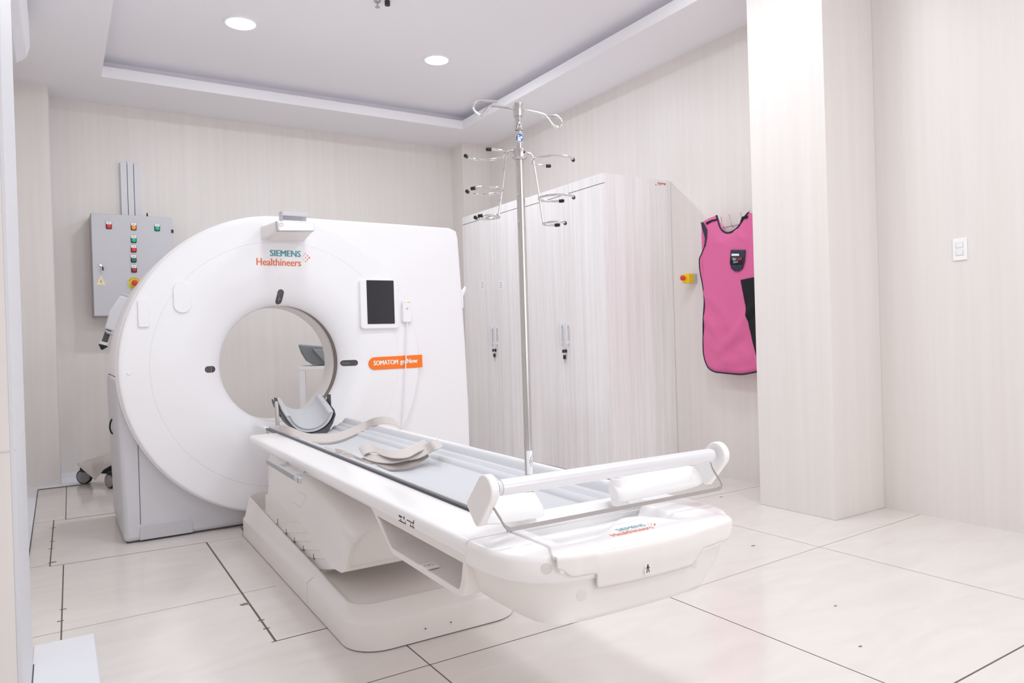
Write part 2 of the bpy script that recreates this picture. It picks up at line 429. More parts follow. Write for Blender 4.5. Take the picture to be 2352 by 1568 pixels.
loops = [circ(.62, GY+.045), ring(outline(.02), GY+.036), ring(outline(.008), GY+.038), ring(outline(.002), GY+.043), ring(outline(.0), GY+.052), ring(outline(0), GY+.5), ring(outline(.004), GY+.66), ring(outline(.03), GY+.72),
         circ(.66, GY+.72), circ(.60, GY+.70), circ(.50, GY+.60), circ(.42, GY+.48), circ(.375, GY+.40), circ(.356, GY+.35)]
MB().loft(loops, WHITE, True, False, False).build('housing', t, smooth=40)
loops = [circ(.356, GY+.35), circ(.354, GY+.28), circ(.354, GY+.20), circ(.358, GY+.188), circ(.366, GY+.186)]
MB().loft(loops, LINER, True, False, False).build('tunnel_liner', t, smooth=50)
MB().loft([circ(.3655, GY+.19), circ(.3655, GY+.08)], TAUPE, True, False, False).build('window_ring', t)
prof = [(.880, .030), (.893, .026), (.894, .018), (.892, .006), (.886, .001), (.880, .0), (.860, .0), (.7425, .0), (.742, .0), (.7405, .0022), (.7385, .0022), (.737, .0), (.7365, .0), (.60, .0005), (.56, .002), (.53, .0055), (.50, .011), (.465, .020), (.435, .030), (.41, .042), (.388, .056), (.372, .070), (.362, .083), (.358, .094), (.360, .100), (.367, .101)]
MB().loft([circ(r, GY+h) for r, h in prof], WHITE, True, False, False).build('front_cover', t, smooth=60)
MB().loft([circ(.884, GY+.02), circ(.884, GY+.05)], SEAML, True, False, False).build('cover_gap', t)
def depth(r):
    for (a, b), (c, d2) in zip(prof, prof[1:]):
        if c <= r <= a and a > c: return b+(d2-b)*(a-r)/(a-c)
    return 0
# grey base
base = [(.268, .93), (.268, .80), (.285, .008), (2.44, .008), (2.44, .30), (1.6, .30), (.9, .45), (.45, .93)]
MB().prism(base, 'y', GY+.08, 5.36, GREY).build('base', t, bevel=.025, seg=3)
MB().prism([(.30, .0), (2.42, .0), (2.42, .03), (.30, .03)], 'y', GY+.10, 5.33, SEAM).build('floor_gap', t)
kp = [(.362, .012), (.636, .012)]+[(.636-.03+.03*math.cos(a*PI/12), .065+.03*math.sin(a*PI/12)) for a in range(7)]+[(.362+.03-.03*math.cos(a*PI/12), .065+.03*math.sin(a*PI/12)) for a in range(6, -1, -1)]
MB().prism(kp, 'y', GY+.074, GY+.09, GREYL).build('kick_plate', t, bevel=.003)
MB().box(.367, .370, GY+.0785, GY+.082, .10, .56, SEAM).build('panel_gap', t)
MB().box(.2655, .28, GY+.06, 5.10, .929, .9325, SEAM).build('side_gap', t)
# front furniture
def fr(name, poly, h, m, bev=.004, y=GY, par=t): return MB().prism(poly, 'y', y-h, y+.012, m).build(name, par, bevel=bev)
d = fr('display', rrect(1.652, 1.918, 1.163, 1.484, .022), .022, WHITE, .006)
MB().prism(rrect(1.697, 1.884, 1.195, 1.478, .003), 'y', GY-.0240, GY-.021, SCREEN).build('screen', d)
h0 = fr('remote_holder', rrect(.381, .438, 1.197, 1.350, .012), .012, WHITE, .004)
MB().prism(rrect(.391, .428, 1.215, 1.338, .008), 'y', GY-.0122, GY-.0115, WHITE).build('holder_pocket', h0, bevel=.0005)
mb = MB().prism(rrect(.562, .654, 1.275, 1.452, .0458), 'y', GY-.010, GY+.01, WHITE); mb.build('oval_cover', t, bevel=.004)
MB().lathe([(.0, -.006), (.010, -.005), (.013, 0), (.013, .006)], (.330, GY+.002, .948), 'y', WHITE, 20).build('cover_cap', t)
def pill(name, x0, x1, z0, z1, m=SMOKE, tilt=0, lift=.0015, par=None):
    r = min(x1-x0, z1-z0)/2-.0002
    pq = rrect(x0, x1, z0, z1, r, 6); cx, cz = (x0+x1)/2, (z0+z1)/2; poly = []
    for (a, b), (c, d2) in zip(pq, pq[1:]+pq[:1]):
        nn = max(1, int(math.hypot(c-a, d2-b)/.005)); poly += [(a+(c-a)*k/nn, b+(d2-b)*k/nn) for k in range(nn)]
    rot = lambda p: (cx+(p[0]-cx)*math.cos(tilt)-(p[1]-cz)*math.sin(tilt), cz+(p[0]-cx)*math.sin(tilt)+(p[1]-cz)*math.cos(tilt))
    loops = []
    for sc in (1, .97, .8, .6, .4, .2, .03):
        l = []
        for p in poly:
            q = rot((cx+(p[0]-cx)*sc, cz+(p[1]-cz)*sc)); rr = math.hypot(q[0]-CX, q[1]-CZ)
            l.append((q[0], GY+depth(rr)-(lift if sc < 1 else -.002), q[1]))
        loops.append(l)
    return MB().loft(loops, m, True, False, True).build(name, par or t)
for a, m_, l_, e in (('window_bezel', WHITE, .0008, .004), ('laser_window', SMOKE, .0016, 0)):
    pill(a, 1.538-e, 1.640+e, .929-e, .968+e, m_, 0, l_); pill(a, .718-e, .782+e, .929-e, .968+e, m_, 0, l_); pill(a, 1.142-e, 1.182+e, 1.326-e, 1.418+e, m_, -.14, l_)
pill('laser_slit', 1.545, 1.590, .9462, .9492, LASER, 0, .0022)
pill('laser_slit', .756, .7585, .934, .964, LASER, 0, .0022)
pill('laser_slit', 1.150, 1.172, 1.357, 1.361, LASER, -.14, .0022); pill('laser_slit', 1.1575, 1.1605, 1.340, 1.375, LASER, -.14, .0022)
# orange label strip
poly = [(2.083, .896), (2.083, .981)]+[(1.745-.041*math.sin(a*PI/12), .9405+.041*math.cos(a*PI/12)) for a in range(13)]
MB().prism([(x, z+(x-1.9)*.012) for x, z in poly], 'y', GY-.004, GY+.01, LABEL).build('model_label', t, bevel=.001)
mb = MB(); put_text(mb, 'SOMATOM', (1.737, GY-.0045, .9265), (1, 0, .01), (0, 0, 1), .168, PAPER, .030, .045)
put_text(mb, 'go.Now', (1.922, GY-.0045, .930), (1, 0, .01), (0, 0, 1), .124, PAPER, .030, .045)
mb.build('model_lettering', t)
def logo(mb, P, sx, sy, Pm, bw=1):
    """two line brand mark; P(u,v) -> point in the plane; unit box 0..1 x 0..0.31"""
    o = P(0, 0); ex = (P(1, 0)-P(0, 0)); w = ex.length; ex.normalize(); ey = (P(0, 1)-P(0, 0)); k = ey.length; ey.normalize()
    put_text(mb, 'SIEMENS', P(.25, .175), ex, ey, .56*w, TEAL, .115*k, .035*bw)
    put_text(mb, 'Healthineers', P(0, 0), ex, ey, .81*w, ORNG, .13*k, .020*bw)
    nn = ex.cross(ey)
    for (u, v, r, m) in ((.835, .165, .005, ORNG), (.87, .20, .008, ORNGR), (.87, .13, .008, ORNGR), (.90, .24, .010, ORNGR), (.905, .167, .010, ORNGR), (.905, .095, .010, ORNGR), (.94, .205, .013, ORNG), (.94, .13, .013, ORNG), (.975, .167, .017, ORNG)):
        c = P(u, v)+nn*.0006; a = [c+w*r*(math.cos(i*PI/8)*ex+math.sin(i*PI/8)*ey) for i in range(16)]
        mb.add(a, [tuple(range(16))], m)
mb = MB(); logo(mb, lambda u, v: Vector((1.022+u*.325+0, GY-.0004, 1.558+v*.325)), 1, 1, None); mb.build('maker_lettering', t)
# control console over the bore
q = [at(u, v, y=4.15) for u, v in ((635, 507), (723, 512), (722, 530), (637, 530))]
b0 = [(1.052, GY+.01, 1.793), (1.318, GY+.01, 1.800), (1.318, GY+.01, 1.712), (1.052, GY+.01, 1.709)]
mid = [tuple(Vector(a).lerp(Vector(b), .10)) for a, b in zip([tuple(p) for p in q], b0)]
MB().hexa([tuple(p) for p in mid], b0, OFFW).build('console_body', t, bevel=.012, seg=3)
MB().hexa([tuple(p) for p in q], [tuple(Vector(a).lerp(Vector(b), .09)) for a, b in zip([tuple(p) for p in q], b0)], ALU).build('console_rim', t, bevel=.004)
qq = [p.lerp((q[0]+q[1]+q[2]+q[3])/4, .06) for p in q]
MB().hexa([(p.x+.004, 4.1475, p.z) for p in qq], [(p.x+.004, 4.152, p.z) for p in qq], WHITE).build('console_front', t, bevel=.0015)
c = at(645, 514, y=4.147)
MB().lathe([(.0088, -.001), (.0096, -.0012), (.0102, -.001), (.0102, .001)], (c.x+.003, 4.147, c.z-.004), 'y', SIGNR, 28).build('console_button', t)
ub = [Vector((1.085, GY-.03, 1.7105)), Vector((1.29, GY-.03, 1.713)), Vector((q[2].x-.03, 4.20, q[2].z+.0065)), Vector((q[3].x+.03, 4.20, q[3].z+.005))]
MB().hexa([tuple(p-Vector((0, 0, .0075))) for p in ub], [tuple(p+Vector((0, 0, .01))) for p in ub], TRANSL).build('console_window', t, bevel=.003)
k0 = at(647, 500, y=4.30); k1 = at(708, 500, y=4.30)
arc = [(.036*math.cos(a), .036*math.sin(a)) for a in [PI*i/14-.25 for i in range(15)]]
lo = []
for x in (k0.x, k1.x): lo.append([(x, 4.31+u*.9, 1.826+v) for u, v in arc]+[(x, 4.31+u*.78, 1.826+v*.88) for u, v in reversed(arc)])
MB().loft(lo, GREYL).build('console_shade', t, bevel=.002)
mb = MB().box(k0.x-.004, k0.x, 4.275, 4.345, 1.80, 1.862, GREYL); mb.build('shade_end', t, bevel=.0015)
MB().tube([(2.425, 4.53, 1.38), (2.445, 4.525, 1.40), (2.462, 4.52, 1.435), (2.470, 4.52, 1.455)], [.010, .016, .012, .004], WHITE, 10).box(2.42, 2.447, 4.51, 4.60, 1.30, 1.43, WHITE).build('side_handle', t, bevel=.003)
mb = MB(); mb.tube(smoothpath([(.29, 4.98, .67), (.266, 4.98, .655), (.258, 4.99, .61), (.268, 5.0, .575), (.29, 5.0, .565)]), .005, BLACK, 8); mb.build('power_cable', t)

# hand control hanging on the scanner
t = thing('hand_control', 'white handheld remote with a cable hanging beside the scanner display', 'remote control', (1.974, GY-.01, 1.20))
MB().prism(rrect(1.943, 2.006, 1.203, 1.350, .012), 'y', GY-.026, GY-.012, WHITE).build('body', t, bevel=.004)
MB().prism(rrect(1.938, 2.011, 1.198, 1.30, .012), 'y', GY-.014, GY+.004, OFFW).build('cradle', t, bevel=.003)
mb = MB().disc((1.974, GY-.0275, 1.293), .012, 'y', .003, OFFW, 20); mb.build('pad', t)
MB().disc((1.974, GY-.0285, 1.293), .0035, 'y', .003, INKL, 12).build('pad_dot', t)
MB().box(1.975, 1.997, GY-.0265, GY-.025, 1.333, 1.339, YELD).build('yellow_key', t)
MB().box(1.950, 1.962, GY-.0265, GY-.025, 1.334, 1.338, SEAML).build('grey_key', t)
MB().tube(smoothpath([(1.974, GY-.019, 1.205), (1.967, GY-.02, 1.10), (1.955, GY-.02, .94), (1.940, GY-.02, .74), (1.925, GY-.02, .60), (1.90, GY-.02, .42), (1.86, GY-.015, .20), (1.80, GY-.01, .06)]), .0042, WHITE, 8).build('cable', t)

# ------------------------------------------------------------------ patient table
TR = -.018
TB = Vector((1.1605+.018*1.4, 2.9, 0))
def tthing(name, label, cat, z=0, group=None, base=None):
    b = base or (1.1605, 2.9, z)
    o = thing(name, label, cat, b, TR, group)
    bb = Vector(b); o['_base'] = [bb.x, bb.y, bb.z]
    rel = bb-Vector((1.1605, 1.5, 0))
    o.location = Vector((1.1605, 1.5, 0))+Matrix.Rotation(TR, 3, 'Z') @ rel
    return o
def L(u, v, z):
    """room point on a photo ray at height z, expressed in the table's own axes"""
    p = at(u, v, z=z); rel = p-Vector((1.1605, 1.5, 0)); return Vector((1.1605, 1.5, 0))+Matrix.Rotation(-TR, 3, 'Z') @ rel
t = tthing('patient_table', 'long white patient table with a grey mat in front of the scanner', 'patient table')
XC = 1.158
# plinth
def pl(ix, iy, z): return [(x, y, z) for x, y in rrect(.815+ix, 1.501-ix, 2.375+iy, 4.40-iy*.2, .13-min(ix, .07), 8)]
MB().loft([pl(0, 0, .004), pl(0, 0, .094), pl(.004, .005, .102), pl(.012, .014, .106), [(x, y, z+max(0, y-3)*.066) for x, y, z in pl(.040, .120, .128)], [(x, y, z+max(0, y-3)*.066) for x, y, z in pl(.046, .128, .128)], pl(.056, .142, .122), pl(.075, .17, .119)], OFFW).build('plinth', t, smooth=50)
MB().loft([pl(.004, .004, 0), pl(.004, .004, .006)], SEAM).build('plinth_seal', t)
for u, v in ((976, 1442), (1034, 1427)):
    c = at(u, v, y=2.38); MB().lathe([(.010, 0), (.010, -.002), (.008, -.0025)], (c.x-.016, 2.376, c.z), 'y', OFFW, 20, (True, True)).disc((c.x-.016, 2.3725, c.z), .003, 'y', .002, SEAM, 12).build('plinth_screw', t)
MB().box(.8145, .8155, 2.96, 2.964, .006, .10, SEAML).add([(.815, 2.96, .1025), (.86, 2.96, .1285), (.86, 2.964, .1285), (.815, 2.964, .1025)], [(0, 1, 2, 3)], SEAML).build('plinth_joint', t)
# lift housing: sections along y
def sec(y, xl, zb, zt, sc=1.0, r=.07):
    xr = 2*XC-xl
    half = [(xl, zb), (xl+.012, zb+(zt-zb)*.35), (xl+.034, zb+(zt-zb)*.70)]
    for k in range(1, 7):
        a = PI/2*k/6; half.append((xl+.044+r*(1-math.cos(a)), zt-.8*r+.8*r*math.sin(a)))
    out = half+[(2*XC-x, z) for x, z in reversed(half)]
    return [(XC+(x-XC)*sc, y, zb+(zt-zb)*.5+(z-zb-(zt-zb)*.5)*sc) for x, z in out]
MB().loft([sec(2.615, .858, .235, .372, .90), sec(2.600, .856, .235, .376, .93), sec(2.592, .850, .233, .380, .97), sec(2.60, .846, .230, .384), sec(2.75, .850, .215, .395), sec(2.95, .868, .225, .42), sec(3.32, .874, .25, .46), sec(3.93, .876, .27, .50)], OFFW).build('lift_housing', t, smooth=50)
MB().prism([(2.70, .212), (2.625, .236), (2.625, .25), (3.2, .25), (3.2, .16), (2.92, .172)], 'x', .885, 1.436, OFFW).build('lift_plate', t, bevel=.004)
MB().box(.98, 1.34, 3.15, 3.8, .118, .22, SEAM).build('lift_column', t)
MB().prism([(.93, .12), (.915, .35), (.94, .56), (1.38, .56), (1.405, .35), (1.39, .12)], 'y', 3.86, 4.10, OFFW).build('rear_column', t, bevel=.02)
up = [(3.33, .268), (3.145, .257), (3.03, .247), (2.905, .235), (2.76, .230), (2.74, .20)]
dn = [(3.67, .195), (3.515, .177), (3.38, .166), (3.24, .160), (3.09, .158), (3.05, .118)]
MB().prism([(3.93, .12), (3.67, .19), (3.33, .268), (3.93, .29)], 'x', .866, .95, OFFW).build('bellows_slat', t, bevel=.002)
for i in range(5):
    p = [dn[i], up[i], up[i+1], dn[i+1], (dn[i+1][0]+.2, .118), (3.9, .118)]
    MB().prism(p, 'x', .869+.0035*i, .96, OFFW).build('bellows_slat', t, bevel=.0015)
    MB().tube([(.8685+.0035*i, dn[i][0], dn[i][1]), (.8685+.0035*i, up[i][0], up[i][1])], .0014, SEAML, 6).build('slat_edge', t)
    MB().box(.8655+.0035*i, .880+.0035*i, dn[i][0]-.010, dn[i][0]+.002, dn[i][1]-.004, dn[i][1]+.020, SEAM).build('slat_gap', t)
MB().box(.89, 1.42, 3.0, 3.9, .118, .24, OFFW).build('bellows_core', t)
bpy.context.view_layer.update()
def onto(obj, u, v, nrm=False):
    d = (_rt*((u-W/2)/F)-_up*((v-H/2)/F)+_fw).normalized(); mi = obj.matrix_world.inverted()
    ok, p, n, _ = obj.ray_cast(mi @ CAM, (mi.to_3x3() @ d).normalized())
    if nrm: return (p+Vector(t['_base']), n) if ok else (None, None)
    return p+Vector(t['_base']) if ok else None
def sline(name, obj, px_, m=SEAML, r=.0011):
    pts = []
    for (a, b), (c, d) in zip(px_, px_[1:]):
        for k in range(7): pts.append(onto(obj, a+(c-a)*k/6, b+(d-b)*k/6))
    pts = [p for p in pts if p is not None]
    if len(pts) > 3: MB().tube([p for i, p in enumerate(pts) if i == 0 or (p-pts[i-1]).length > 1e-5], r, m, 6).build(name, t)
sline('cover_seam', bpy.data.objects['lift_housing'], [(686, 1128), (704, 1140), (690, 1164), (672, 1152)])
# frame
cs = [(.801, .600), (.806, .6055), (.815, .608), (.948, .608), (.952, .604), (.952, .548), (1.388, .548), (1.388, .604), (1.392, .608), (1.500, .608), (1.509, .6055), (1.514, .600), (1.516, .575), (1.508, .560), (1.488, .550), (1.32, .505), (.99, .505), (.832, .550), (.809, .560), (.799, .575)]
MB().prism(cs, 'y', 1.492, 3.95, PLATE).build('frame', t, bevel=.003, smooth=40)
# side pocket under the left rail
out = [(2.16, .572), (2.125, .556), (1.985, .468), (1.965, .459), (1.545, .459), (1.522, .466), (1.505, .50), (1.497, .572)]
inn = [(2.085, .547), (2.07, .540), (1.995, .486), (1.975, .476), (1.552, .476), (1.540, .480), (1.528, .505), (1.518, .547)]
X0 = .803
def px(poly, x): return [(x, y, z) for y, z in poly]
MB().loft([px(out, .98), px(out, X0+.006), px([(y*.998+.002*1.8, z) for y, z in out], X0), px(inn, X0), px(inn, X0+.004), px([(1.8+(y-1.8)*.97, .515+(z-.515)*.92) for y, z in inn], .93)], OFFW, mats=[OFFW, OFFW, OFFW, OFFW, RECESS]).build('side_pocket', t, bevel=.0015, smooth=50)
def L(u, v, z):
    p = at(u, v, z=z); rel = p-Vector((1.1605, 1.5, 0)); return Vector((1.1605, 1.5, 0))+Matrix.Rotation(-TR, 3, 'Z') @ rel
c = L(987, 1298, .4825)
MB().box(c.x-.02, c.x+.02, c.y-.022, c.y+.022, .4795, .4822, PAPER).build('pocket_sticker', t)
for dx in (-.008, .006): MB().lathe([(.0055, 0), (.0072, .0004)], (c.x+dx, c.y+.004, .4822), 'z', RED, 14).build('sticker_ring', t)
# foot end
half = [(-.359, 1.492), (-.359, 1.45), (-.353, 1.39), (-.338, 1.338), (-.31, 1.298), (-.27, 1.268), (-.225, 1.250), (-.17, 1.239), (-.09, 1.230), (0, 1.227)]
front = half+[(-x, y) for x, y in reversed(half[:-1])]
def foot(ix, iy, z, back=1.492, ox=0):
    pts = []
    for x, y in front:
        pts.append((XC+x*(1-ix/.359), y+iy*(1-(y-1.227)/.265)+0, z))
    pts[0] = (pts[0][0], back, z); pts[-1] = (pts[-1][0], back, z)
    return pts
MB().loft([foot(.02, .016, .542), foot(.006, .006, .548), foot(0, 0, .558), foot(0, 0, .594), foot(.004, .004, .603), foot(.012, .012, .6075), foot(.118, .045, .608), foot(.121, .047, .600), foot(.128, .055, .570)], PLATE).build('foot_frame', t, smooth=45)
hb_ = [(-.300, 1.52), (-.300, 1.45), (-.298, 1.39), (-.295, 1.345), (-.288, 1.305), (-.272, 1.272), (-.245, 1.256), (-.19, 1.249), (-.10, 1.246), (0, 1.245)]
bot = hb_+[(-x*(.76 if y < 1.4 else .86), y+.02*(x < -.2)) for x, y in reversed(hb_[:-1])]
def hull(t_, z, sh=0):
    top_ = foot(.016, .010, 0, 1.52)
    return [(a[0]+(XC+b[0]*(1-sh)-a[0])*t_, a[1]+(b[1]+sh*.12-a[1])*t_, z) for a, b in zip(top_, bot)]
MB().loft([hull(0, .560), hull(.08, .535), hull(.28, .51), hull(.55, .488), hull(.82, .470), hull(1, .461), hull(1, .4555, .06), hull(1, .453, .2)], OFFW).build('foot_hull', t, smooth=60)
MB().loft([[(XC+(x-XC)*1.0012, y, .56+(z-.56)*1.012) for x, z in cs] for y in (1.4905, 1.4925)], SEAML, cap0=False, cap1=False).build('foot_joint', t)
# hinged foot flap: top with the shallow tray, front skirt with the handle tongue
def yfront(x):
    x -= XC; P = front
    for (a, b), (c, d2) in zip(P, P[1:]):
        if a <= x <= c and c > a: return b+(d2-b)*(x-a)/(c-a)
    return 1.49
def sm(a, b, v): v = max(0, min(1, (v-a)/(b-a))); return v*v*(3-2*v)
FX0, FX1, FY1 = .884, 1.434, 1.615
def flapz(x, y):
    yb = 1.385+.10*sm(.14, .0, abs(x-1.20))*.55-.06*sm(1.25, 1.32, x)
    dx = sm(.948, .966, x)*sm(1.345, 1.325, x)
    dy = sm(yb-.075*sm(1.30, 1.0, x)-.012, yb, y)*sm(1.575, 1.567, y)
    return .6125-.030*dx*dy
def lipf(x): return yfront(x)-.006-.006*sm(.20, .265, abs(x-XC))
def fxy(u, v):
    x = FX0+(FX1-FX0)*u; y0 = lipf(x); y = y0+(FY1-y0)*v; xl = .887+.034*sm(1.25, 1.335, y)
    return xl+(FX1-xl)*u, y, y0
def flap(u, v):
    x, y, y0 = fxy(u, v)
    e = min(u, 1-u)*(FX1-FX0); z = flapz(x, y)-.006*max(0, 1-(y-y0)/.010)**2
    return (x, y, z)
def fk(u, v):
    x, y, y0 = fxy(u, v)
    return y < 1.488 or .956 < x < 1.384
mb = MB().grid(90, 70, flap, PLATE, fk)
o = mb.build('foot_flap', t, solid=.010, smooth=60)
def skirt_low(x):
    s0 = .585-.022*sm(.895, .93, x)*sm(1.43, 1.40, x)
    return s0-(.585-.022-.526)*sm(.984, .990, x)*sm(1.305, 1.262, x)
def skirt(u, v):
    x = .892+(1.428-.892)*u; y0 = lipf(x)-.0005; zt = .6085; zb = skirt_low(x); z = zt+(zb-zt)*v
    return (x, y0-.0015+.010*sm(.58, .52, z)+.004*sm(.604, .6085, z), z)
MB().grid(150, 10, skirt, OFFW).build('flap_front', t, solid=.006, off=0, smooth=60)
mb = MB()
mb.box(.898, .93, yfront(.9)-.016, yfront(.9)+.01, .572, .592, PLATE); mb.build('flap_catch', t, bevel=.004)
bpy.context.view_layer.update()
for u, v, r, host in ((1255, 1306, .0125, 'foot_frame'), (1336, 1367, .0125, 'foot_hull'), (1595, 1295, .0105, 'foot_hull')):
    c, n = onto(bpy.data.objects[host], u, v, True)
    if c is None: continue
    ex = n.cross(Vector((0, 0, 1))).normalized(); ez = ex.cross(n)
    lo = [[c+n*h+rr*(math.cos(i*PI/12)*ex+math.sin(i*PI/12)*ez) for i in range(24)] for rr, h in ((r, -.01), (r, .0006), (r*.9, .0009))]
    MB().loft(lo, RECESS).build('screw_cap', t)
c, n = onto(bpy.data.objects['foot_frame'], 1285, 1298, True)
if c is not None: MB().prism([(c.x-.006, c.z-.004), (c.x+.008, c.z-.006), (c.x+.008, c.z+.004), (c.x-.004, c.z+.005)], 'y', c.y-.002, c.y+.012, BLACK).build('hinge_gap', t)
p = L(1643, 1212, .575); MB().disc((1.503, 1.40, .578), .010, 'x', .012, RECESS, 20).build('screw_cap', t)
# pictogram on the flap front
pc = at(1484, 1301, y=1.232); x, z, y = pc.x, pc.z, yfront(pc.x)-.0085
y = yfront(x)-.0118+.010*sm(.58, .52, z)
mb = MB().box(x-.009, x+.009, y-.0014, y+.003, z-.012, z+.012, OFFW); mb.build('flap_sticker', t)
mb = MB().disc((x, y-.0024, z+.0075), .0018, 'y', .001, INK, 10).box(x-.0014, x+.0014, y-.0024, y-.0014, z-.001, z+.006, INK)
for s in (-1, 1):
    mb.hexa([(x+s*.001, y-.0024, z+.0055), (x+s*.006, y-.0024, z+.0005), (x+s*.006, y-.0024, z-.0008), (x+s*.0005, y-.0024, z+.004)], [(x+s*.001, y-.0014, z+.0055), (x+s*.006, y-.0014, z+.0005), (x+s*.006, y-.0014, z-.0008), (x+s*.0005, y-.0014, z+.004)], INK)
    mb.hexa([(x, y-.0024, z+.001), (x+s*.0015, y-.0024, z), (x+s*.005, y-.0024, z-.009), (x+s*.003, y-.0024, z-.009)], [(x, y-.0014, z+.001), (x+s*.0015, y-.0014, z), (x+s*.005, y-.0014, z-.009), (x+s*.003, y-.0014, z-.009)], INK)
mb.build('pictogram', t)
# maker lettering on the flap
o0 = at(1412, 1236, z=.614); o1 = at(1512, 1210, z=.614)
mb = MB(); wv = 0.152
logo(mb, lambda u, v: Vector((1.083+u*wv+.0, 1.292+v*wv*1.05, .6130)), 1, 1, None, 0); mb.build('maker_lettering', t)
# pictograms on the side of the left rail
def T(u, v, xl):
    p = at(u, v, x=xl)
    for _ in range(3): p = at(u, v, x=xl+.018*(p.y-1.5))
    return Vector((xl, p.y, p.z))
def rline(mb, u0, v0, u1, v1, w, m=INK, xl=.7994):
    a, b = T(u0, v0, xl), T(u1, v1, xl); d = (b-a).normalized(); q = Vector((0, -d.z, d.y))*w/2
    e = Vector((.0008, 0, 0)); mb.hexa([a-q-e, b-q-e, b+q-e, a+q-e], [a-q+e, b-q+e, b+q+e, a+q+e], m)
mb = MB(); rline(mb, 918, 1195.7, 934, 1203.8, .0016); rline(mb, 933.2, 1195.7, 933.2, 1203.8, .0016, INKL); rline(mb, 918.5, 1185, 925, 1188.5, .0045); rline(mb, 930, 1187, 930, 1193.5, .0045); rline(mb, 922, 1193.5, 924, 1195, .003)
mb.build('load_pictogram', t)
mb = MB(); rline(mb, 937, 1194.8, 952.7, 1203.3, .0022); rline(mb, 952.4, 1195.7, 952.4, 1203.3, .0020); rline(mb, 945.3, 1201.8, 945.6, 1207, .0016); rline(mb, 943.5, 1208, 947.5, 1210.5, .0014); rline(mb, 951, 1205.6, 949.3, 1212, .0014, INKL); rline(mb, 951, 1205.6, 953.4, 1213.5, .0014, INKL); rline(mb, 949.3, 1211.6, 953.6, 1214, .0014)
mb.build('edge_pictogram', t)
# cradle and mat
def bow(x, top):
    """height of the trough across the table"""
    s = (x-1.172)/.232
    return .560+top*max(0, abs(s)-.0)**2.2
xs = [.940+i*(1.404-.940)/48 for i in range(49)]
crs = [(x, bow(x, .050)-.004) for x in xs]
low = [(x, z-.012) for x, z in crs]
MB().prism([(.936, .608), (.9385, .6145)]+crs[1:-1]+[(1.405, .612), (1.408, .606)]+[(1.404, .585)]+[(x, max(.549, z)) for x, z in reversed(low[3:-3])]+[(.940, .585)], 'y', 1.625, 4.19, CARBON).build('cradle', t)
def matz(x):
    s = abs(x-1.172)/.232; z = bow(x, .050)+.004
    for c, w, h in ((.66, .085, .011), (.80, .075, .013)):
        z += h*max(0, 1-((s-c)/w)**2)**.7
    z += (.026 if x > 1.172 else .012)*max(0, 1-((s-.935)/.085)**2)**.6
    return z
top = [(.9455+i*(1.4045-.9455)/120, 0) for i in range(121)]
top = [(x, matz(x)) for x, _ in top]
MB().prism(top+[(x, bow(x, .050)-.003) for x, _ in reversed(top)], 'y', 1.628, 4.165, CUSH).build('mat', t, bevel=.002, smooth=50)
MB().box(.9365, .9385, 1.63, 4.17, .590, .600, SEAML).build('cradle_line', t)
# accessory rail below the left edge
mb = MB().prism([(2.765, .548), (2.765, .570), (3.30, .572), (3.318, .566), (3.30, .552)], 'x', .742, .757, ALU); mb.build('accessory_rail', t, bevel=.002)
for yb_ in (2.88, 3.16): MB().box(.755, .815, yb_, yb_+.03, .553, .566, ALU).build('rail_bracket', t)
MB().box(.7408, .742, 2.785, 2.815, .551, .568, PAPER).box(.7404, .742, 2.795, 2.80, .553, .566, INK).build('rail_sticker', t)
# paper roll holder over the foot end
RY, RZ, RR = 1.379, .7455, .0185
hold = MB().lathe([(0, 0), (RR, 0), (RR, .655), (0, .655)], (.832, RY, RZ), 'x', ALUT, 32).build('roller', t)
for xe in (.822, 1.484): MB().lathe([(.0165, 0), (.0165, .012)], (xe, RY, RZ), 'x', ACW, 24).build('roller_end', t)
def armpoly():
    a = [(RY+.034*math.cos(math.radians(d)), RZ+.034*math.sin(math.radians(d))) for d in range(225, 40, -12)]
    return a+[(1.464, .705), (1.4655, .699), (1.462, .693), (1.428, .660), (1.420, .656), (1.411, .658)]
for s in (-1, 1):
    mx = lambda x: x if s < 0 else 2*1.1605-x
    MB().prism(armpoly(), 'x', mx(.790), mx(.812), PLATE).build('roller_arm', t, bevel=.004, seg=3)
    # tilted beam from the arm to the pivot
    lo = []
    for f in (0, .12, .3, .6, .93, .985, 1.0):
        x = .798+.240*f; cy, cz = 1.443+.097*f, .682-.032*f
        sc = .62 if f == 0 else .9 if f < .2 else 1 if f < .95 else (.93 if f < .99 else .8)
        q4 = [(-.028, -.012), (-.020, .001), (.016, .030), (.028, .024), (.026, -.016), (-.018, -.031), (-.028, -.027)]
        lo.append([(mx(x), cy+a4*sc, cz+b4*sc) for a4, b4 in q4])
    MB().loft(lo, PLATE).build('roller_beam', t, bevel=.006, seg=3)
    MB().lathe([(.020, 0), (.020, .004), (.017, .006), (.017, .03)], (mx(1.010), 1.545, .608), 'z', PLATE, 24).build('pivot', t)
MB().lathe([(.024, .0), (.025, .07), (.023, .074), (.018, .075), (.018, .080), (.0, .080)], (2*1.1605-1.012, 1.545, .608), 'z', PLATE, 28).build('pivot_cap', t)
# tear bar: flat metal strip below the roller
pth = smoothpath([(.800, 1.374, .722), (.808, 1.370, .706), (.822, 1.364, .680), (.830, 1.361, .664), (.843, 1.360, .6555), (.862, 1.360, .654), (1.16, 1.360, .655), (1.466, 1.360, .656), (1.500, 1.360, .6575), (1.512, 1.361, .662), (1.510, 1.364, .676), (1.494, 1.372, .706), (1.488, 1.374, .722)], 4)
MB().ribbon(pth, (0, .003, .009), .003, TEARM).build('tear_bar', t, bevel=.0008)

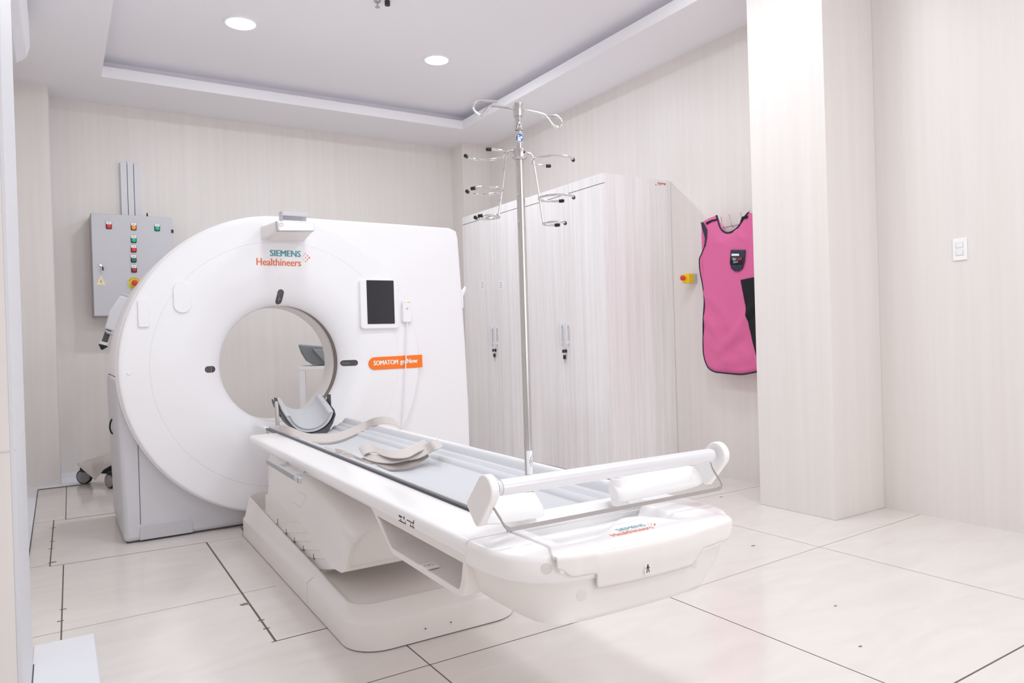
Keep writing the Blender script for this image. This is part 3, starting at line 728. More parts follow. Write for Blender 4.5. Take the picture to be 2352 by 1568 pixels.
# ------------------------------------------------------------------ headrest
hy0, hy1, hx = 4.10, 4.40, 1.178
t = tthing('head_holder', 'grey cushioned head holder in a dark shell at the scanner end of the table', 'headrest', base=(hx, 4.2, .55))
def hc(a, R, top, y):
    """point on the cup: a in -1..1"""
    th = a*1.45
    x = hx+R*math.sin(th)*1.03
    z = .560+R*.95*(1-math.cos(th))
    return (x, y, z)
def shell(y, R, amax, zoff, th=.008, n=24):
    o = [hc(-amax+2*amax*i/n, R, 0, y) for i in range(n+1)]; q = [hc(-amax+2*amax*i/n, R-th, 0, y) for i in range(n+1)]
    return [(x, yy, z+zoff) for x, yy, z in o]+[(x, yy, z+zoff+th*.7) for x, yy, z in reversed(q)]
MB().loft([shell(4.06, .118, .42, -.014), shell(4.10, .134, .70, -.004), shell(4.135, .146, .90, .0), shell(4.18, .149, 1.0, .002), shell(4.27, .150, 1.08, .012), shell(4.42, .150, 1.06, .06)], CARBON).build('shell', t, bevel=.002, smooth=50)
wing = [(4.245, .66), (4.33, .66), (4.345, .755), (4.33, .768), (4.285, .768)]
for s in (-1, 1):
    x = hx+s*.150
    MB().hexa([(x-s*.0, 4.23, .665), (x, 4.35, .665), (x+s*.012, 4.325, .770), (x+s*.012, 4.275, .770)], [(x-s*.006, 4.23, .665), (x-s*.006, 4.35, .665), (x+s*.004, 4.325, .772), (x+s*.004, 4.275, .772)], CARBON).build('side_wing', t, bevel=.002)
def cush(y, R, amax, zoff, th): return shell(y, R, amax, zoff, th, 28)
cl = [cush(4.160, .128, .90, .020, .012), cush(4.150, .135, .97, .010, .026), cush(4.165, .139, 1.02, .006, .033), cush(4.20, .140, 1.06, .010, .034), cush(4.30, .141, 1.02, .058, .034), cush(4.385, .141, .94, .100, .032), cush(4.405, .139, .92, .106, .030), cush(4.415, .134, .86, .112, .016)]
mb = MB().loft(cl, CUSH, True, False, False)
m_ = len(cl[0]); bq = (len(cl)-1)*m_
for i in range(m_//2-1):
    mb.f += [[i, i+1, m_-2-i, m_-1-i], [bq+i, bq+i+1, bq+m_-2-i, bq+m_-1-i]]; mb.m += [0, 0]
mb.build('cushion', t, smooth=80, sub=1)
sx = hx-.170
MB().prism([(4.18, .60), (4.225, .60), (4.24, .70), (4.235, .752), (4.215, .758), (4.20, .74)], 'x', sx-.010, sx+.004, STRAP).build('side_strap', t, bevel=.005, seg=3)

# ------------------------------------------------------------------ straps
t = tthing('body_strap', 'long beige strap laid across the mat nearest the head holder', 'strap', base=(1.17, 3.6, .60), group=None)
pp = [L(643, 990, .618), L(655, 991, .630), L(670, 995, .628), L(700, 1007, .604), L(735, 1013, .588), L(775, 1009, .583), L(815, 995, .592), L(845, 981, .618), L(862, 974, .640), L(880, 970.5, .650), L(897, 971.5, .648), L(911, 976, .638), L(919, 985, .618)]
MB().ribbon(smoothpath([p+Vector((0, .012, .012)) for p in pp], 6), (.006, .05, .034), .0035, STRAP).build('webbing', t, bevel=.0008)
pc = L(645, 992, .605)
MB().ribbon(smoothpath([pc+Vector((-.006, 0, -.012)), pc+Vector((-.008, 0, .010)), pc+Vector((.004, 0, .022)), pc+Vector((.02, -.01, .02))], 5), (.004, .24, 0), .005, STRAP).build('clip_sleeve', t, bevel=.001)
t = tthing('body_strap', 'beige strap folded into a loose bundle in the middle of the mat', 'strap', base=(1.15, 2.9, .585))
A = [L(1016, 1024, .640), L(1003, 1030, .640), L(985, 1038, .622), L(960, 1050, .606), L(930, 1055, .608), L(900, 1061, .603), L(870, 1060, .604), L(845, 1054, .609), L(834, 1046, .621), L(842, 1039, .632), L(860, 1037, .634), L(880, 1045, .626), L(905, 1050, .622), L(935, 1048, .622), L(960, 1036, .628), L(985, 1024, .636)]
wv = [(.03, .10, 0)]*len(A)
MB().ribbon(smoothpath([p+Vector((0, .02, .010)) for p in A], 6), (.008, .07, .022), .004, STRAP).build('upper_fold', t, bevel=.0008)
Bp = [L(775, 1043, .618), L(792, 1047, .614), L(815, 1056, .600), L(838, 1066, .592), L(856, 1062, .598), L(870, 1068, .592), L(893, 1076, .582), L(920, 1073, .580), L(948, 1066, .584), L(972, 1054, .592), L(982, 1046, .602), L(976, 1041, .610), L(960, 1046, .606), L(940, 1056, .600)]
MB().ribbon(smoothpath([p+Vector((0, .015, .008)) for p in Bp], 6), (.006, .06, .020), .004, STRAPD).build('lower_fold', t, bevel=.0008)
pc = L(768, 1042, .606)
MB().ribbon(smoothpath([pc+Vector((-.008, 0, -.014)), pc+Vector((-.010, 0, .008)), pc+Vector((.004, 0, .018)), pc+Vector((.03, -.01, .012))], 5), (.004, .26, 0), .005, STRAP).build('clip_sleeve', t, bevel=.001)

# ------------------------------------------------------------------ infusion stand
IX, IY = 1.031, 1.572
t = thing('infusion_stand', 'tall chrome infusion pole with bottle hooks standing on the foot end of the table', 'iv pole', (IX, IY, .612))
MB().tube([(IX, IY, .655), (IX, IY, 1.55)], .0108, STEEL, 24).build('lower_tube', t)
MB().tube([(IX, IY, 1.55), (IX, IY, 1.675)], .0100, STEEL, 24).build('upper_tube', t)
MB().lathe([(.0, .046), (.013, .046), (.0135, .043), (.0135, .02), (.0125, .016), (.0125, .012), (.0, .012)], (IX, IY, 1.640), 'z', STEEL, 24).build('top_cap', t)
zc0 = at(1195, 356, y=IY).z
MB().lathe([(.010, -.015), (.015, -.015), (.0195, -.010), (.0205, .004), (.0195, .011), (.010, .011)], (IX, IY, zc0+.002), 'z', STEEL, 28).build('clamp_collar', t)
c = at(1204, 347, y=IY-.02); MB().disc((c.x, IY-.0215, zc0+.003), .0025, 'y', .004, INK, 12).build('clamp_screw', t)
def Q(u, v, y=IY): return at(u, v, y=y)
wire = .0034
MB().tube(smoothpath([Q(1184, 251), Q(1160, 246), Q(1130, 243), Q(1121, 247), Q(1114, 257), Q(1104, 265), Q(1093, 258), Q(1087, 247), Q(1091, 236), Q(1103, 232), Q(1120, 232), Q(1141, 233.5)], 7), wire, CHROME, 10).build('top_hook', t)
MB().tube(smoothpath([Q(1202, 253), Q(1225, 257.5), Q(1245, 262), Q(1256, 268), Q(1264, 279), Q(1272, 288), Q(1282, 293), Q(1289, 287), Q(1289, 276), Q(1281, 267.5), Q(1268, 265.5), Q(1243, 266.5)], 7), wire, CHROME, 10).build('top_hook', t)
MB().tube(smoothpath([Q(1182, 348), Q(1172, 346), Q(1165, 349), Q(1161.5, 358)], 5)+[Q(1155, 420), Q(1145, 500)], .0030, CHROME, 10).build('bottle_hanger', t)
MB().tube(smoothpath([Q(1211, 352), Q(1219, 354), Q(1223, 359), Q(1225.5, 370)], 5)+[Q(1237, 440), Q(1248, 513)], .0030, CHROME, 10).build('bottle_hanger', t)
vw = Vector((_rt.x, _rt.y, 0)).normalized(); dw = Vector((-vw.y, vw.x, 0))
def hook(c, a0, a1, r, par):
    pts = []
    for i in range(31):
        a = math.radians(a0+(a1-a0)*i/30); pts.append(c+r*(math.cos(a)*vw+math.sin(a)*dw))
    r_ = MB().tube(pts, .0031, CHROME, 10).build('bottle_ring', par)
    for (p, q) in ((pts[0], pts[1]), (pts[-1], pts[-2])):
        d = (p-q).normalized()
        MB().tube([p-d*.007, p-d*.006, p+d*.006, p+d*.008], [.0020, .0048, .0048, .002], BLACK, 12).build('hook_tip', r_)
for (u, v, rad, side, a0, a1) in ((1165, 354, .054, -1, -82, 172), (1155, 437, .046, -1, -128, 176), (1146, 498, .030, -1, -122, 176), (1221, 371, .055, 1, -6, -262), (1238, 456, .046, 1, -4, -292), (1248, 514, .029, 1, -4, -290)):
    j = Q(u, v); hook(j+side*vw*rad*.98, a0, a1, rad, t)
# signs on the pole
def polepatch(mb, pts, m, r, a0):
    """flat picture (s along the arc, z) wrapped on the pole, facing the room"""
    mb.add([(IX+r*math.sin(a0+s/r), IY-r*math.cos(a0+s/r), z) for s, z in pts], [tuple(range(len(pts)))], m)
A0 = -.34
mb = MB()
def sub(poly, n=6):
    out = []
    for (a, b), (c, d) in zip(poly, poly[1:]+poly[:1]):
        for k in range(n): out.append((a+(c-a)*k/n, b+(d-b)*k/n))
    return out
def strips(mb, poly_at, z0, z1, m, r, n=12):
    for k in range(n):
        za, zb = z0+(z1-z0)*k/n, z0+(z1-z0)*(k+1)/n
        (a0, a1), (b0, b1) = poly_at(za), poly_at(zb)
        for i in range(6):
            f = lambda lo, hi, q: lo+(hi-lo)*q/6
            polepatch(mb, [(f(a0, a1, i), za), (f(a0, a1, i+1), za), (f(b0, b1, i+1), zb), (f(b0, b1, i), zb)], m, r, A0)
zt0, zt1 = at(1194, 302, y=IY).z, at(1194, 278, y=IY).z
tri = lambda h: (lambda z: (-(h)*(zt1-z)/(zt1-zt0), h*(zt1-z)/(zt1-zt0)))
strips(mb, tri(.0125), zt0, zt1, INK, .01025)
strips(mb, lambda z: tuple(v*.82 for v in tri(.0125)(z)), zt0+.002, zt1-.003, PAPER, .0104)
strips(mb, lambda z: (-.006, .006), zt0+.0035, zt0+.0052, INK, .01055, 2); strips(mb, lambda z: (-.005, .005), zt0+.0065, zt0+.008, INK, .01055, 2); strips(mb, lambda z: (-.0028, .0028), zt0+.010, zt0+.017, INKL, .01055, 4)
mb.build('hazard_sign', t)
zc1 = at(1195, 319, y=IY).z; R1 = .0125
mb = MB(); circf = lambda R: (lambda z: (-math.sqrt(max(0, R*R-(z-zc1)**2)), math.sqrt(max(0, R*R-(z-zc1)**2))))
strips(mb, circf(R1), zc1-R1, zc1+R1, PAPER, .01025, 20); strips(mb, circf(R1*.9), zc1-R1*.9, zc1+R1*.9, BLUE, .0104, 20)
hd = lambda z: (-.004-math.sqrt(max(0, .0026**2-(z-zc1-.005)**2)), -.004+math.sqrt(max(0, .0026**2-(z-zc1-.005)**2)))
strips(mb, hd, zc1+.0024, zc1+.0076, PAPER, .01055, 8); strips(mb, lambda z: (-.0065, .0005+.0025*(zc1-z)/.009), zc1-.009, zc1+.0018, PAPER, .01055, 8); strips(mb, lambda z: (.0012, .007), zc1-.002, zc1+.004, PAPER, .01055, 4)
mb.build('manual_sign', t)
za, zb = at(1211, 1088, y=IY).z, at(1210, 1034, y=IY).z
mb = MB(); A0 = -.34
strips(mb, lambda z: (-.0085, .0095), za, zb, PAPER, .0112, 2)
for s, z0, z1 in ((-.001, .45, .62), (.002, .3, .72), (.004, .5, .75), (.0055, .35, .6), (.0055, .7, .8)): strips(mb, lambda z: (s, s+.0009), za+(zb-za)*z0, za+(zb-za)*z1, INKL, .0114, 2)
mb.build('serial_label', t)
MB().lathe([(.0125, 0), (.0125, .02), (.0115, .022)], (IX, IY, .638), 'z', PLATE, 24, (True, True)).lathe([(.016, -.03), (.016, 0)], (IX, IY, .642), 'z', PLATE, 24, (True, True)).build('socket', t)

# ------------------------------------------------------------------ wardrobes
def wardrobe(label, y0, y1, z1, stick, hz):
    WX = 3.462
    ym = (y0+y1)/2
    t = thing('wardrobe', label, 'wardrobe', ((WX+XR)/2, ym, 0), 0, 'striped wardrobes along the wall')
    MB().box(WX+.019, XR-.002, y0, y1, .0, z1, WARD).build('body', t, bevel=.002)
    MB().box(WX, WX+.02, y0, y1, z1-.072, z1, WARD).build('head_panel', t, bevel=.0015)
    MB().box(WX+.006, WX+.02, y0+.015, y1-.002, z1-.077, z1-.071, SEAM).build('head_gap', t)
    for k, (a, b) in enumerate(((y0+.0005, ym-.0008), (ym+.0008, y1-.0005))):
        dr = MB().box(WX, WX+.018, a, b, .003, z1-.077, WARD).build('door', t, bevel=.0012)
        yh = ym-.045 if k == 0 else ym+.035
        MB().box(WX-.026, WX-.016, yh-.013, yh+.013, hz-.088, hz+.088, ACW).box(WX-.018, WX+.002, yh-.010, yh+.010, hz-.085, hz-.060, ACW).box(WX-.018, WX+.002, yh-.010, yh+.010, hz+.060, hz+.085, ACW).build('handle', dr, bevel=.002)
        if stick:
            q = .10 if k else -.20
            ys = 5.99 if k else 5.655
            zs = 1.592 if k else 1.566
            MB().box(WX-.0012, WX, ys-.045, ys+.045, zs-.037, zs+.037, PAPER).build('door_card', dr)
            mb = MB()
            for i in range(3): mb.box(WX-.0018, WX-.001, ys-.022, ys+.022, zs-.022+.020*i, zs-.018+.020*i, INKL)
            mb.build('card_print', dr)
    lk = MB().lathe([(.014, 0), (.014, -.008), (.010, -.012)], (WX, ym-.010, hz-.140), 'x', BLACK, 18, (True, True)).build('lock', t)
    MB().lathe([(.004, -.008), (.004, -.030)], (WX, ym-.010, hz-.140), 'x', CHROME, 10, (True, True)).box(WX-.034, WX-.028, ym-.026, ym-.002, hz-.154, hz-.128, BLACK).build('key', lk)
    MB().box(WX-.016, WX-.008, ym-.014, ym+.012, hz-.205, hz-.172, BLACK).box(WX-.013, WX-.011, ym-.004, ym+.002, hz-.240, hz-.205, STEEL).build('spare_key', lk)
    return t
w1 = wardrobe('tall white striped wardrobe beside the emergency button, its end panel showing an orange tag', 4.16, 5.222, 2.282, False, 1.100)
w2 = wardrobe('tall white striped wardrobe directly behind the scanner, cards on its doors', 5.224, 6.36, 2.292, True, 1.108)
a = at(1510, 418, y=4.16); b = at(1529, 425, y=4.16)
mb = MB(); mb.box(a.x, b.x, 4.158, 4.16, b.z+.006, a.z-.003, ORNGR)
w1['_base'] = list(w1.location)
mb.build('shelf_tag', w1)
mb = MB()
for i, (u, w) in enumerate(((1505, 3), (1511, 3), (1515, 2), (1519, 2), (1525, 3))):
    p = at(u, 424, y=4.16); mb.box(p.x, p.x+.012, 4.1585, 4.16, p.z-.004+.004*(i % 2), p.z+.003, INKL)
mb.build('pencil_marks', w1)

# ------------------------------------------------------------------ control cabinet on the back wall
CY = 6.95
def K(u, v): return at(u, v, y=CY)
a, b, c, d = K(210, 490), K(398, 500), K(214, 727), K(398, 500)
cx0, cx1, cz0, cz1 = K(212, 600).x, K(398, 560).x, K(213, 726).z, K(300, 494).z
t = thing('control_cabinet', 'grey metal control cabinet with signal lamps mounted on the back wall', 'electrical cabinet', ((cx0+cx1)/2, YB, cz0))
MB().box(cx0-.004, cx1-.004, CY+.02, YB, cz0-.006, cz1, PANELS).build('enclosure', t, bevel=.004)
MB().box(cx0, cx1, CY, CY+.018, cz0, cz1, PANEL).build('door', t, bevel=.006)
def lampset(u, v, lens, nm):
    p = K(u, v)
    lp_ = MB().prism(rrect(p.x-.022, p.x+.022, p.z-.022, p.z+.046, .010), 'y', CY-.004, CY+.001, INK).build('lamp_plate', t)
    MB().box(p.x-.020, p.x+.020, CY-.005, CY-.003, p.z+.018, p.z+.044, PAPER).box(p.x-.008, p.x+.008, CY-.0056, CY-.0045, p.z+.028, p.z+.032, INKL).build('lamp_tag', lp_)
    MB().lathe([(.0, -.022), (.010, -.020), (.0165, -.012), (.018, 0)], (p.x, CY-.003, p.z), 'y', lens, 24).build(nm, t)
for u, v, m, nm in ((250, 520, REDL, 'signal_lamp'), (307, 523, AMB, 'signal_lamp'), (361, 525, GRNL, 'signal_lamp'), (307, 552, GRNL, 'push_button'), (307, 574, REDL, 'push_button'), (307, 597, GRND, 'push_button'), (308, 620, REDD, 'push_button')):
    lampset(u, v, m, nm)
p = K(309, 650)
MB().lathe([(.0, -.003), (.052, -.003), (.052, 0)], (p.x, CY, p.z), 'y', YELD, 40).build('stop_plate', t)
mb = MB()
for st, r, a0, da, flip in (('EMERGENCY', .038, 150, -15, 0), ('STOP', .046, 242, 19, 1)):
    for i, chx in enumerate(st):
        th = math.radians(a0+da*i); ex = Vector((math.sin(th), 0, -math.cos(th)))*(1 if not flip else -1); ey = Vector((math.cos(th), 0, math.sin(th)))*(1 if not flip else -1)
        put_text(mb, chx, Vector((p.x+r*math.cos(th), CY-.0032, p.z+r*math.sin(th)))-ex*.003, ex, ey, .0065, INK, .009)
mb.build('stop_lettering', t)
MB().lathe([(.0, -.045), (.020, -.043), (.025, -.036), (.024, -.028), (.014, -.022), (.014, 0)], (p.x, CY, p.z), 'y', RED, 32).build('stop_button', t)
p = K(231, 609); MB().lathe([(.0, -.012), (.009, -.012), (.011, -.004), (.011, 0)], (p.x, CY, p.z), 'y', CHROME, 20).build('lock', t)
MB().box(p.x+.008, p.x+.020, CY-.022, CY-.012, p.z-.045, p.z-.014, BLACK).box(p.x+.006, p.x+.010, CY-.020, CY-.008, p.z-.06, p.z-.005, STEEL).build('key', t)
p0, p1, p2 = K(221, 654), K(243, 654), K(232, 632)
MB().prism([(p0.x, p0.z), (p1.x, p1.z), (p2.x, p2.z)], 'y', CY-.0015, CY, CREAM).build('hazard_sign', t)
c = (p0+p1+p2)/3
MB().prism([(c.x+.002, c.z+.022), (c.x-.008, c.z-.002), (c.x, c.z), (c.x-.004, c.z-.016), (c.x+.009, c.z+.004), (c.x+.001, c.z+.003)], 'y', CY-.0022, CY-.001, SIGNR).build('flash_mark', t)
p = K(395, 531); MB().box(p.x-.006, p.x+.012, CY-.006, CY+.01, p.z-.014, p.z+.014, BLACK).build('hinge', t)
p = K(341, 493); MB().tube([(p.x, CY+.10, cz1-.002), (p.x, CY+.10, cz1+.045)], [.010, .004], BLACK, 8).box(p.x-.004, p.x+.03, CY+.09, CY+.11, cz1-.001, cz1+.012, BLACK).build('cable_gland', t)
for i, (u0, u1, um, nm) in enumerate(((277, 293, 372, 'leftmost of the three'), (293, 308, 371, 'in the middle of the three'), (308, 322, 375, 'rightmost of the three'))):
    x0, x1 = at(u0, 430, y=YB-.04).x, at(u1, 430, y=YB-.04).x
    o = MB().box(x0+.002, x1-.002, YB-.04, YB, cz1-.02, at(u0+6, um, y=YB-.04).z, ACW).build('cable_trunking', bevel=.003)
    tag(o, 'pale plastic cable trunking rising from the control cabinet, '+nm, 'cable duct', 'cable trunking above the control cabinet')

# ------------------------------------------------------------------ contrast injector on a trolley behind the scanner
t = thing('contrast_injector', 'contrast injector on a wheeled trolley behind the scanner, its grey head tilted down', 'injector', (.36, 6.3, 0))
IJ = 6.05
def J(u, v, y=IJ): return at(u, v, y=y)
h = [J(277, 676), J(318, 690), J(300, 730), J(263, 762), J(240, 754), J(252, 712)]
back = [p+Vector((.02, .16, .0)) for p in h]
MB().loft([[tuple(p) for p in h], [tuple(p) for p in back]], ACW).build('injector_head', t, bevel=.012, seg=3)
n0, n1 = J(251, 757), J(240, 788)
dv = (n1-n0).normalized()
hb = [J(241, 757), J(262, 764), J(260, 770), J(246, 765)]
MB().hexa([tuple(p) for p in hb], [tuple(p+Vector((0, .14, 0))) for p in hb], GREYL).build('head_collar', t, bevel=.004)
o3 = Vector((0, .07, 0))
MB().tube([n0+o3, n1+o3], .020, SMOKE, 20).build('syringe', t)
MB().tube([n1+o3-dv*.01, n1+o3+dv*.012], .029, PAPER, 20).build('syringe_ring', t)
MB().tube([n1+o3+dv*.012, n1+o3+dv*.022, n1+o3+dv*.05], [.030, .030, .004], BLACK, 20).build('syringe_nozzle', t)
tp = J(285, 684)
MB().hexa([tuple(J(u, v)) for u, v in ((283, 672), (318, 686), (318, 692), (277, 677))], [tuple(J(u, v)+Vector((0, .15, 0))) for u, v in ((283, 672), (318, 686), (318, 692), (277, 677))], GREYL).build('head_cap', t, bevel=.004)
MB().tube([(.50, 6.20, .16), (.50, 6.20, 1.42)], .022, ALU, 16).build('column', t)
MB().tube([(.50, 6.20, 1.40), tuple(J(300, 715)+Vector((0, .08, 0)))], .02, ALU, 12).build('head_arm', t)
wl = [at(195, 1111, z=0), at(255, 1121, z=0)]
b0 = at(180, 1062, y=wl[0].y)
MB().hexa([(.125, 6.74, .105), (.50, 6.38, .085), (.66, 6.6, .085), (.16, 6.86, .105)], [(.125, 6.74, .155), (.50, 6.38, .155), (.66, 6.6, .155), (.16, 6.86, .155)], RUBBER).build('trolley_base', t, bevel=.015)
for (p, rr) in ((wl[0], .062), (wl[1], .060), (Vector((.62, 6.62, 0)), .06), (Vector((.60, 6.15, 0)), .06)):
    dirv = Vector((.80, -.60, 0)) if p is wl[0] else Vector((.90, .43, 0))
    ax = Vector((-_fw.x, -_fw.y, 0)).normalized() if p is wl[0] else Vector((-.95, -.55, 0)).normalized()
    c = Vector((p.x, p.y, rr))
    tg = Vector((-ax.y, ax.x, 0)); lo = []
    for r_, h_ in ((rr*.55, -.016), (rr*.9, -.016), (rr, -.010), (rr, .010), (rr*.9, .016), (rr*.55, .016)):
        lo.append([c+ax*h_+r_*(math.cos(i*PI/16)*tg+math.sin(i*PI/16)*Vector((0, 0, 1))) for i in range(32)])
    cs_ = MB().loft(lo, RUBBER).build('castor', t, smooth=40)
    lo = [[c+ax*h_+r_*(math.cos(i*PI/16)*tg+math.sin(i*PI/16)*Vector((0, 0, 1))) for i in range(32)] for r_, h_ in ((rr*.82, -.015), (rr*.82, .018), (rr*.3, .021), (rr*.25, .018))]
    MB().loft(lo, HUB).build('castor_hub', cs_, smooth=40)
    MB().box(p.x-.02, p.x+.02, p.y-.02, p.y+.02, rr*1.75, .13, BLACK).build('castor_fork', t, bevel=.004)
o = None
# loose plastic sheet lying over the trolley base
A_ = at(178, 1066, y=6.82); B_ = at(220, 1050, y=6.78); C_ = at(268, 1036, y=6.70)
D_ = at(179, 1068, y=6.70); E_ = at(219, 1104, y=6.48); F_ = at(238, 1077, y=6.40); G_ = at(268, 1062, y=6.30)
def sheet(u, v):
    topp = smooth_pick([A_, B_, C_], u); bot = smooth_pick([D_, E_, F_, G_], u)
    p = topp.lerp(bot, v); w = .006*math.sin(9*u+5*v)*math.sin(PI*u)
    return (p.x, p.y-w, p.z+.015*math.sin(PI*v)+w)
def smooth_pick(P, u):
    k = u*(len(P)-1); i = min(int(k), len(P)-2); return P[i].lerp(P[i+1], k-i)
o = MB().grid(24, 10, sheet, PLSHEET).build('plastic_sheet', smooth=60, solid=.001)
tag(o, 'cloudy plastic sheet draped over the injector trolley base beside the scanner', 'plastic sheet')

# ------------------------------------------------------------------ side shelf and cushion seen through the bore
SY = 6.4
s0, s1 = at(686, 842, y=SY), at(760, 846, y=SY)
t = thing('side_table', 'small white table with square legs seen through the scanner bore', 'table', (s0.x, SY, 0), -.30)
zt = s0.z
MB().box(s0.x, s0.x+.75, SY, SY+.5, zt-.032, zt, PAPER).build('table_top', t, bevel=.003)
for x in (s0.x+.002, s0.x+.70):
    for y in (SY+.002, SY+.45): MB().box(x, x+.048, y, y+.048, 0, zt-.032, PAPER).build('leg', t, bevel=.003)
t2 = thing('positioning_cushion', 'grey vinyl cushion on the white table seen through the scanner bore', 'cushion', (s0.x, SY, zt), -.25)
c0, c1, c2, c3, c4 = at(683, 792, y=SY+.05), at(742, 797, y=SY+.05), at(690, 808, y=SY+.02), at(715, 835, y=SY+.02), at(748, 842, y=SY+.02)
def cup(x, y, o): return (x, y, o)
lo = []
for k in range(7):
    y = SY+.02+.30*k/6; e = .018*math.sin(PI*k/6)
    prof = [(c0.x, c0.z), (c2.x+.005, c2.z-.01), ((c2.x+c3.x)/2, (c2.z+c3.z)/2-.03), (c3.x, zt+.012), (c4.x+.10, zt+.001), (c4.x+.30, zt+.001), (c4.x+.30, zt+.10), (c4.x+.08, c0.z-.035), (c4.x, c0.z-.026), (c0.x+.10, c0.z-.012)]
    lo.append([(x, y, z+e*.3) for x, z in prof])
MB().loft(lo, CUSHD).build('pad', t2, bevel=.01, smooth=60)
q = [at(u, v, y=SY-.005) for u, v in ((716, 800), (750, 803), (750, 836), (742, 830), (728, 815))]
MB().loft([[(p.x, p.y-.004, p.z) for p in q], [(p.x, p.y+.10, p.z) for p in q]], mat('cushion_flap', (150, 154, 157), .5)).build('inner_fold', t2, bevel=.008, smooth=60)
# ------------------------------------------------------------------ emergency stop box and switch on the right wall
p = at(1592, 640, x=XR)
t = thing('emergency_stop', 'yellow emergency stop box with a red button on the wall beside the pink apron', 'emergency button', (XR, p.y, p.z))
y, z = p.y, p.z
MB().box(XR-.030, XR, y-.040, y+.034, z-.036, z+.036, GREYL).build('back_box', t, bevel=.004)
MB().box(XR-.085, XR-.030, y-.037, y+.031, z-.036, z+.036, YEL).build('yellow_box', t, bevel=.005)
MB().lathe([(.013, 0), (.013, -.018), (.020, -.022), (.0205, -.036), (.014, -.043), (0, -.044)], (XR-.085, y-.003, z+.004), 'x', RED, 28).build('red_button', t)
MB().lathe([(.019, 0), (.017, -.012), (.012, -.014)], (XR-.085, y-.003, z+.004), 'x', YEL, 24).build('button_collar', t)
p = at(2206, 572, x=XR); y, z = p.y, p.z
t = thing('light_switch', 'white double light switch on the right wall past the pillar', 'light switch', (XR, y, z))
MB().box(XR-.009, XR, y-.036, y+.036, z-.060, z+.060, PAPER).build('plate', t, bevel=.003)
for dz in (-.019, .021):
    MB().box(XR-.010, XR-.008, y-.020, y+.020, z+dz-.016, z+dz+.016, SEAML).build('rocker_gap', t)
    MB().hexa([(XR-.012, y-.016, z+dz-.013), (XR-.012, y+.016, z+dz-.013), (XR-.0155, y+.016, z+dz+.013), (XR-.0155, y-.016, z+dz+.013)], [(XR-.008, y-.016, z+dz-.013), (XR-.008, y+.016, z+dz-.013), (XR-.008, y+.016, z+dz+.013), (XR-.008, y-.016, z+dz+.013)], PAPER).build('rocker', t, bevel=.001)

# ------------------------------------------------------------------ lead apron and its hook rail
AX = 4.03
def A(u, v, x=AX): return at(u, v, x=x)
left = [(1612, 511), (1617, 530), (1623, 545), (1621, 565), (1614, 582), (1608, 596), (1610, 625), (1616, 655), (1620, 690), (1619, 730), (1617, 770), (1617, 805), (1622, 830), (1632, 847), (1645, 853)]
neckl = [(1612, 511), (1630, 502), (1650, 495), (1655, 510), (1660, 524), (1668, 532), (1676, 534)]
xr_px = 1747
def ya(u, v): p = A(u, v); return p.y, p.z
# outline in (y, z): left side measured, right side mirrored past the pillar edge
pts_l = [ya(*q) for q in [(1650, 495), (1630, 502), (1613, 511), (1618, 530), (1623, 547), (1620, 568), (1613, 584), (1608, 597), (1610, 625), (1616, 655), (1620, 690), (1619, 730), (1617, 770), (1617, 805), (1622, 830), (1632, 847), (1648, 854)]]
bottom = [ya(1680, 857), ya(1705, 859), ya(1722, 857)]
neck = [ya(1650, 495), ya(1655, 510), ya(1660, 524), ya(1669, 533), ya(1678, 535), ya(1690, 531), ya(1700, 522), ya(1708, 509), ya(1716, 496), ya(1723, 488)]
yc = ya(1685, 560)[0]
rgt = [ya(1726, 489), (3.235, 1.86), (3.245, 1.52), (3.235, 1.70), (3.20, 1.62), (3.17, 1.57), (3.17, 1.45), (3.19, 1.30), (3.19, 1.0), (3.20, .87), (3.24, .81)]
shape = list(pts_l)+bottom+list(reversed(rgt))+list(reversed(neck[1:]))
CRE = []
for (u0, v0, u1, v1, h, wd) in ((1622, 672, 1690, 742, .012, .030), (1619, 722, 1668, 792, .016, .028), (1624, 776, 1690, 838, .014, .026), (1652, 806, 1724, 752, .016, .030), (1690, 768, 1738, 700, .014, .028), (1640, 838, 1728, 826, .012, .024), (1628, 742, 1700, 752, .010, .030), (1690, 528, 1724, 560, .010, .020), (1634, 560, 1700, 552, .006, .03), (1700, 800, 1738, 830, .012, .022)):
    a = ya(u0, v0); b = ya(u1, v1); CRE.append((a, b, h, wd))
def wave(y, z):
    r = .022*math.exp(-((y-3.47)/.22)**2)
    for (a, b, h, wd) in CRE:
        dy, dz = b[0]-a[0], b[1]-a[1]; l2 = dy*dy+dz*dz
        k = ((y-a[0])*dy+(z-a[1])*dz)/l2; kk = max(0, min(1, k))
        d = math.hypot(y-a[0]-kk*dy, z-a[1]-kk*dz)
        r += 1.5*h*math.exp(-(d/wd)**2)*math.sin(PI*max(.02, min(.98, kk)))**.5
    return r
def inside(y, z, poly):
    r = False; n = len(poly)
    for i in range(n):
        (a, b), (c, d) = poly[i], poly[(i+1) % n]
        if (b > z) != (d > z) and y < (c-a)*(z-b)/(d-b)+a: r = not r
    return r
def apron_mesh(poly, x0, m, dx=0):
    bm = bmesh.new()
    vs = [bm.verts.new((0, y, z)) for y, z in poly]; f = bm.faces.new(vs)
    bmesh.ops.triangulate(bm, faces=[f])
    for _ in range(5): bmesh.ops.subdivide_edges(bm, edges=[e for e in bm.edges if e.calc_length() > .022], cuts=1); bmesh.ops.triangulate(bm, faces=bm.faces[:])
    for v in bm.verts: v.co.x = x0-wave(v.co.y, v.co.z)
    bmesh.ops.recalc_face_normals(bm, faces=bm.faces)
    vs = [v.co.copy() for v in bm.verts]; bm.verts.index_update(); fs = [tuple(v.index for v in f.verts) for f in bm.faces]
    bm.free(); return MB().add(vs, fs, m)
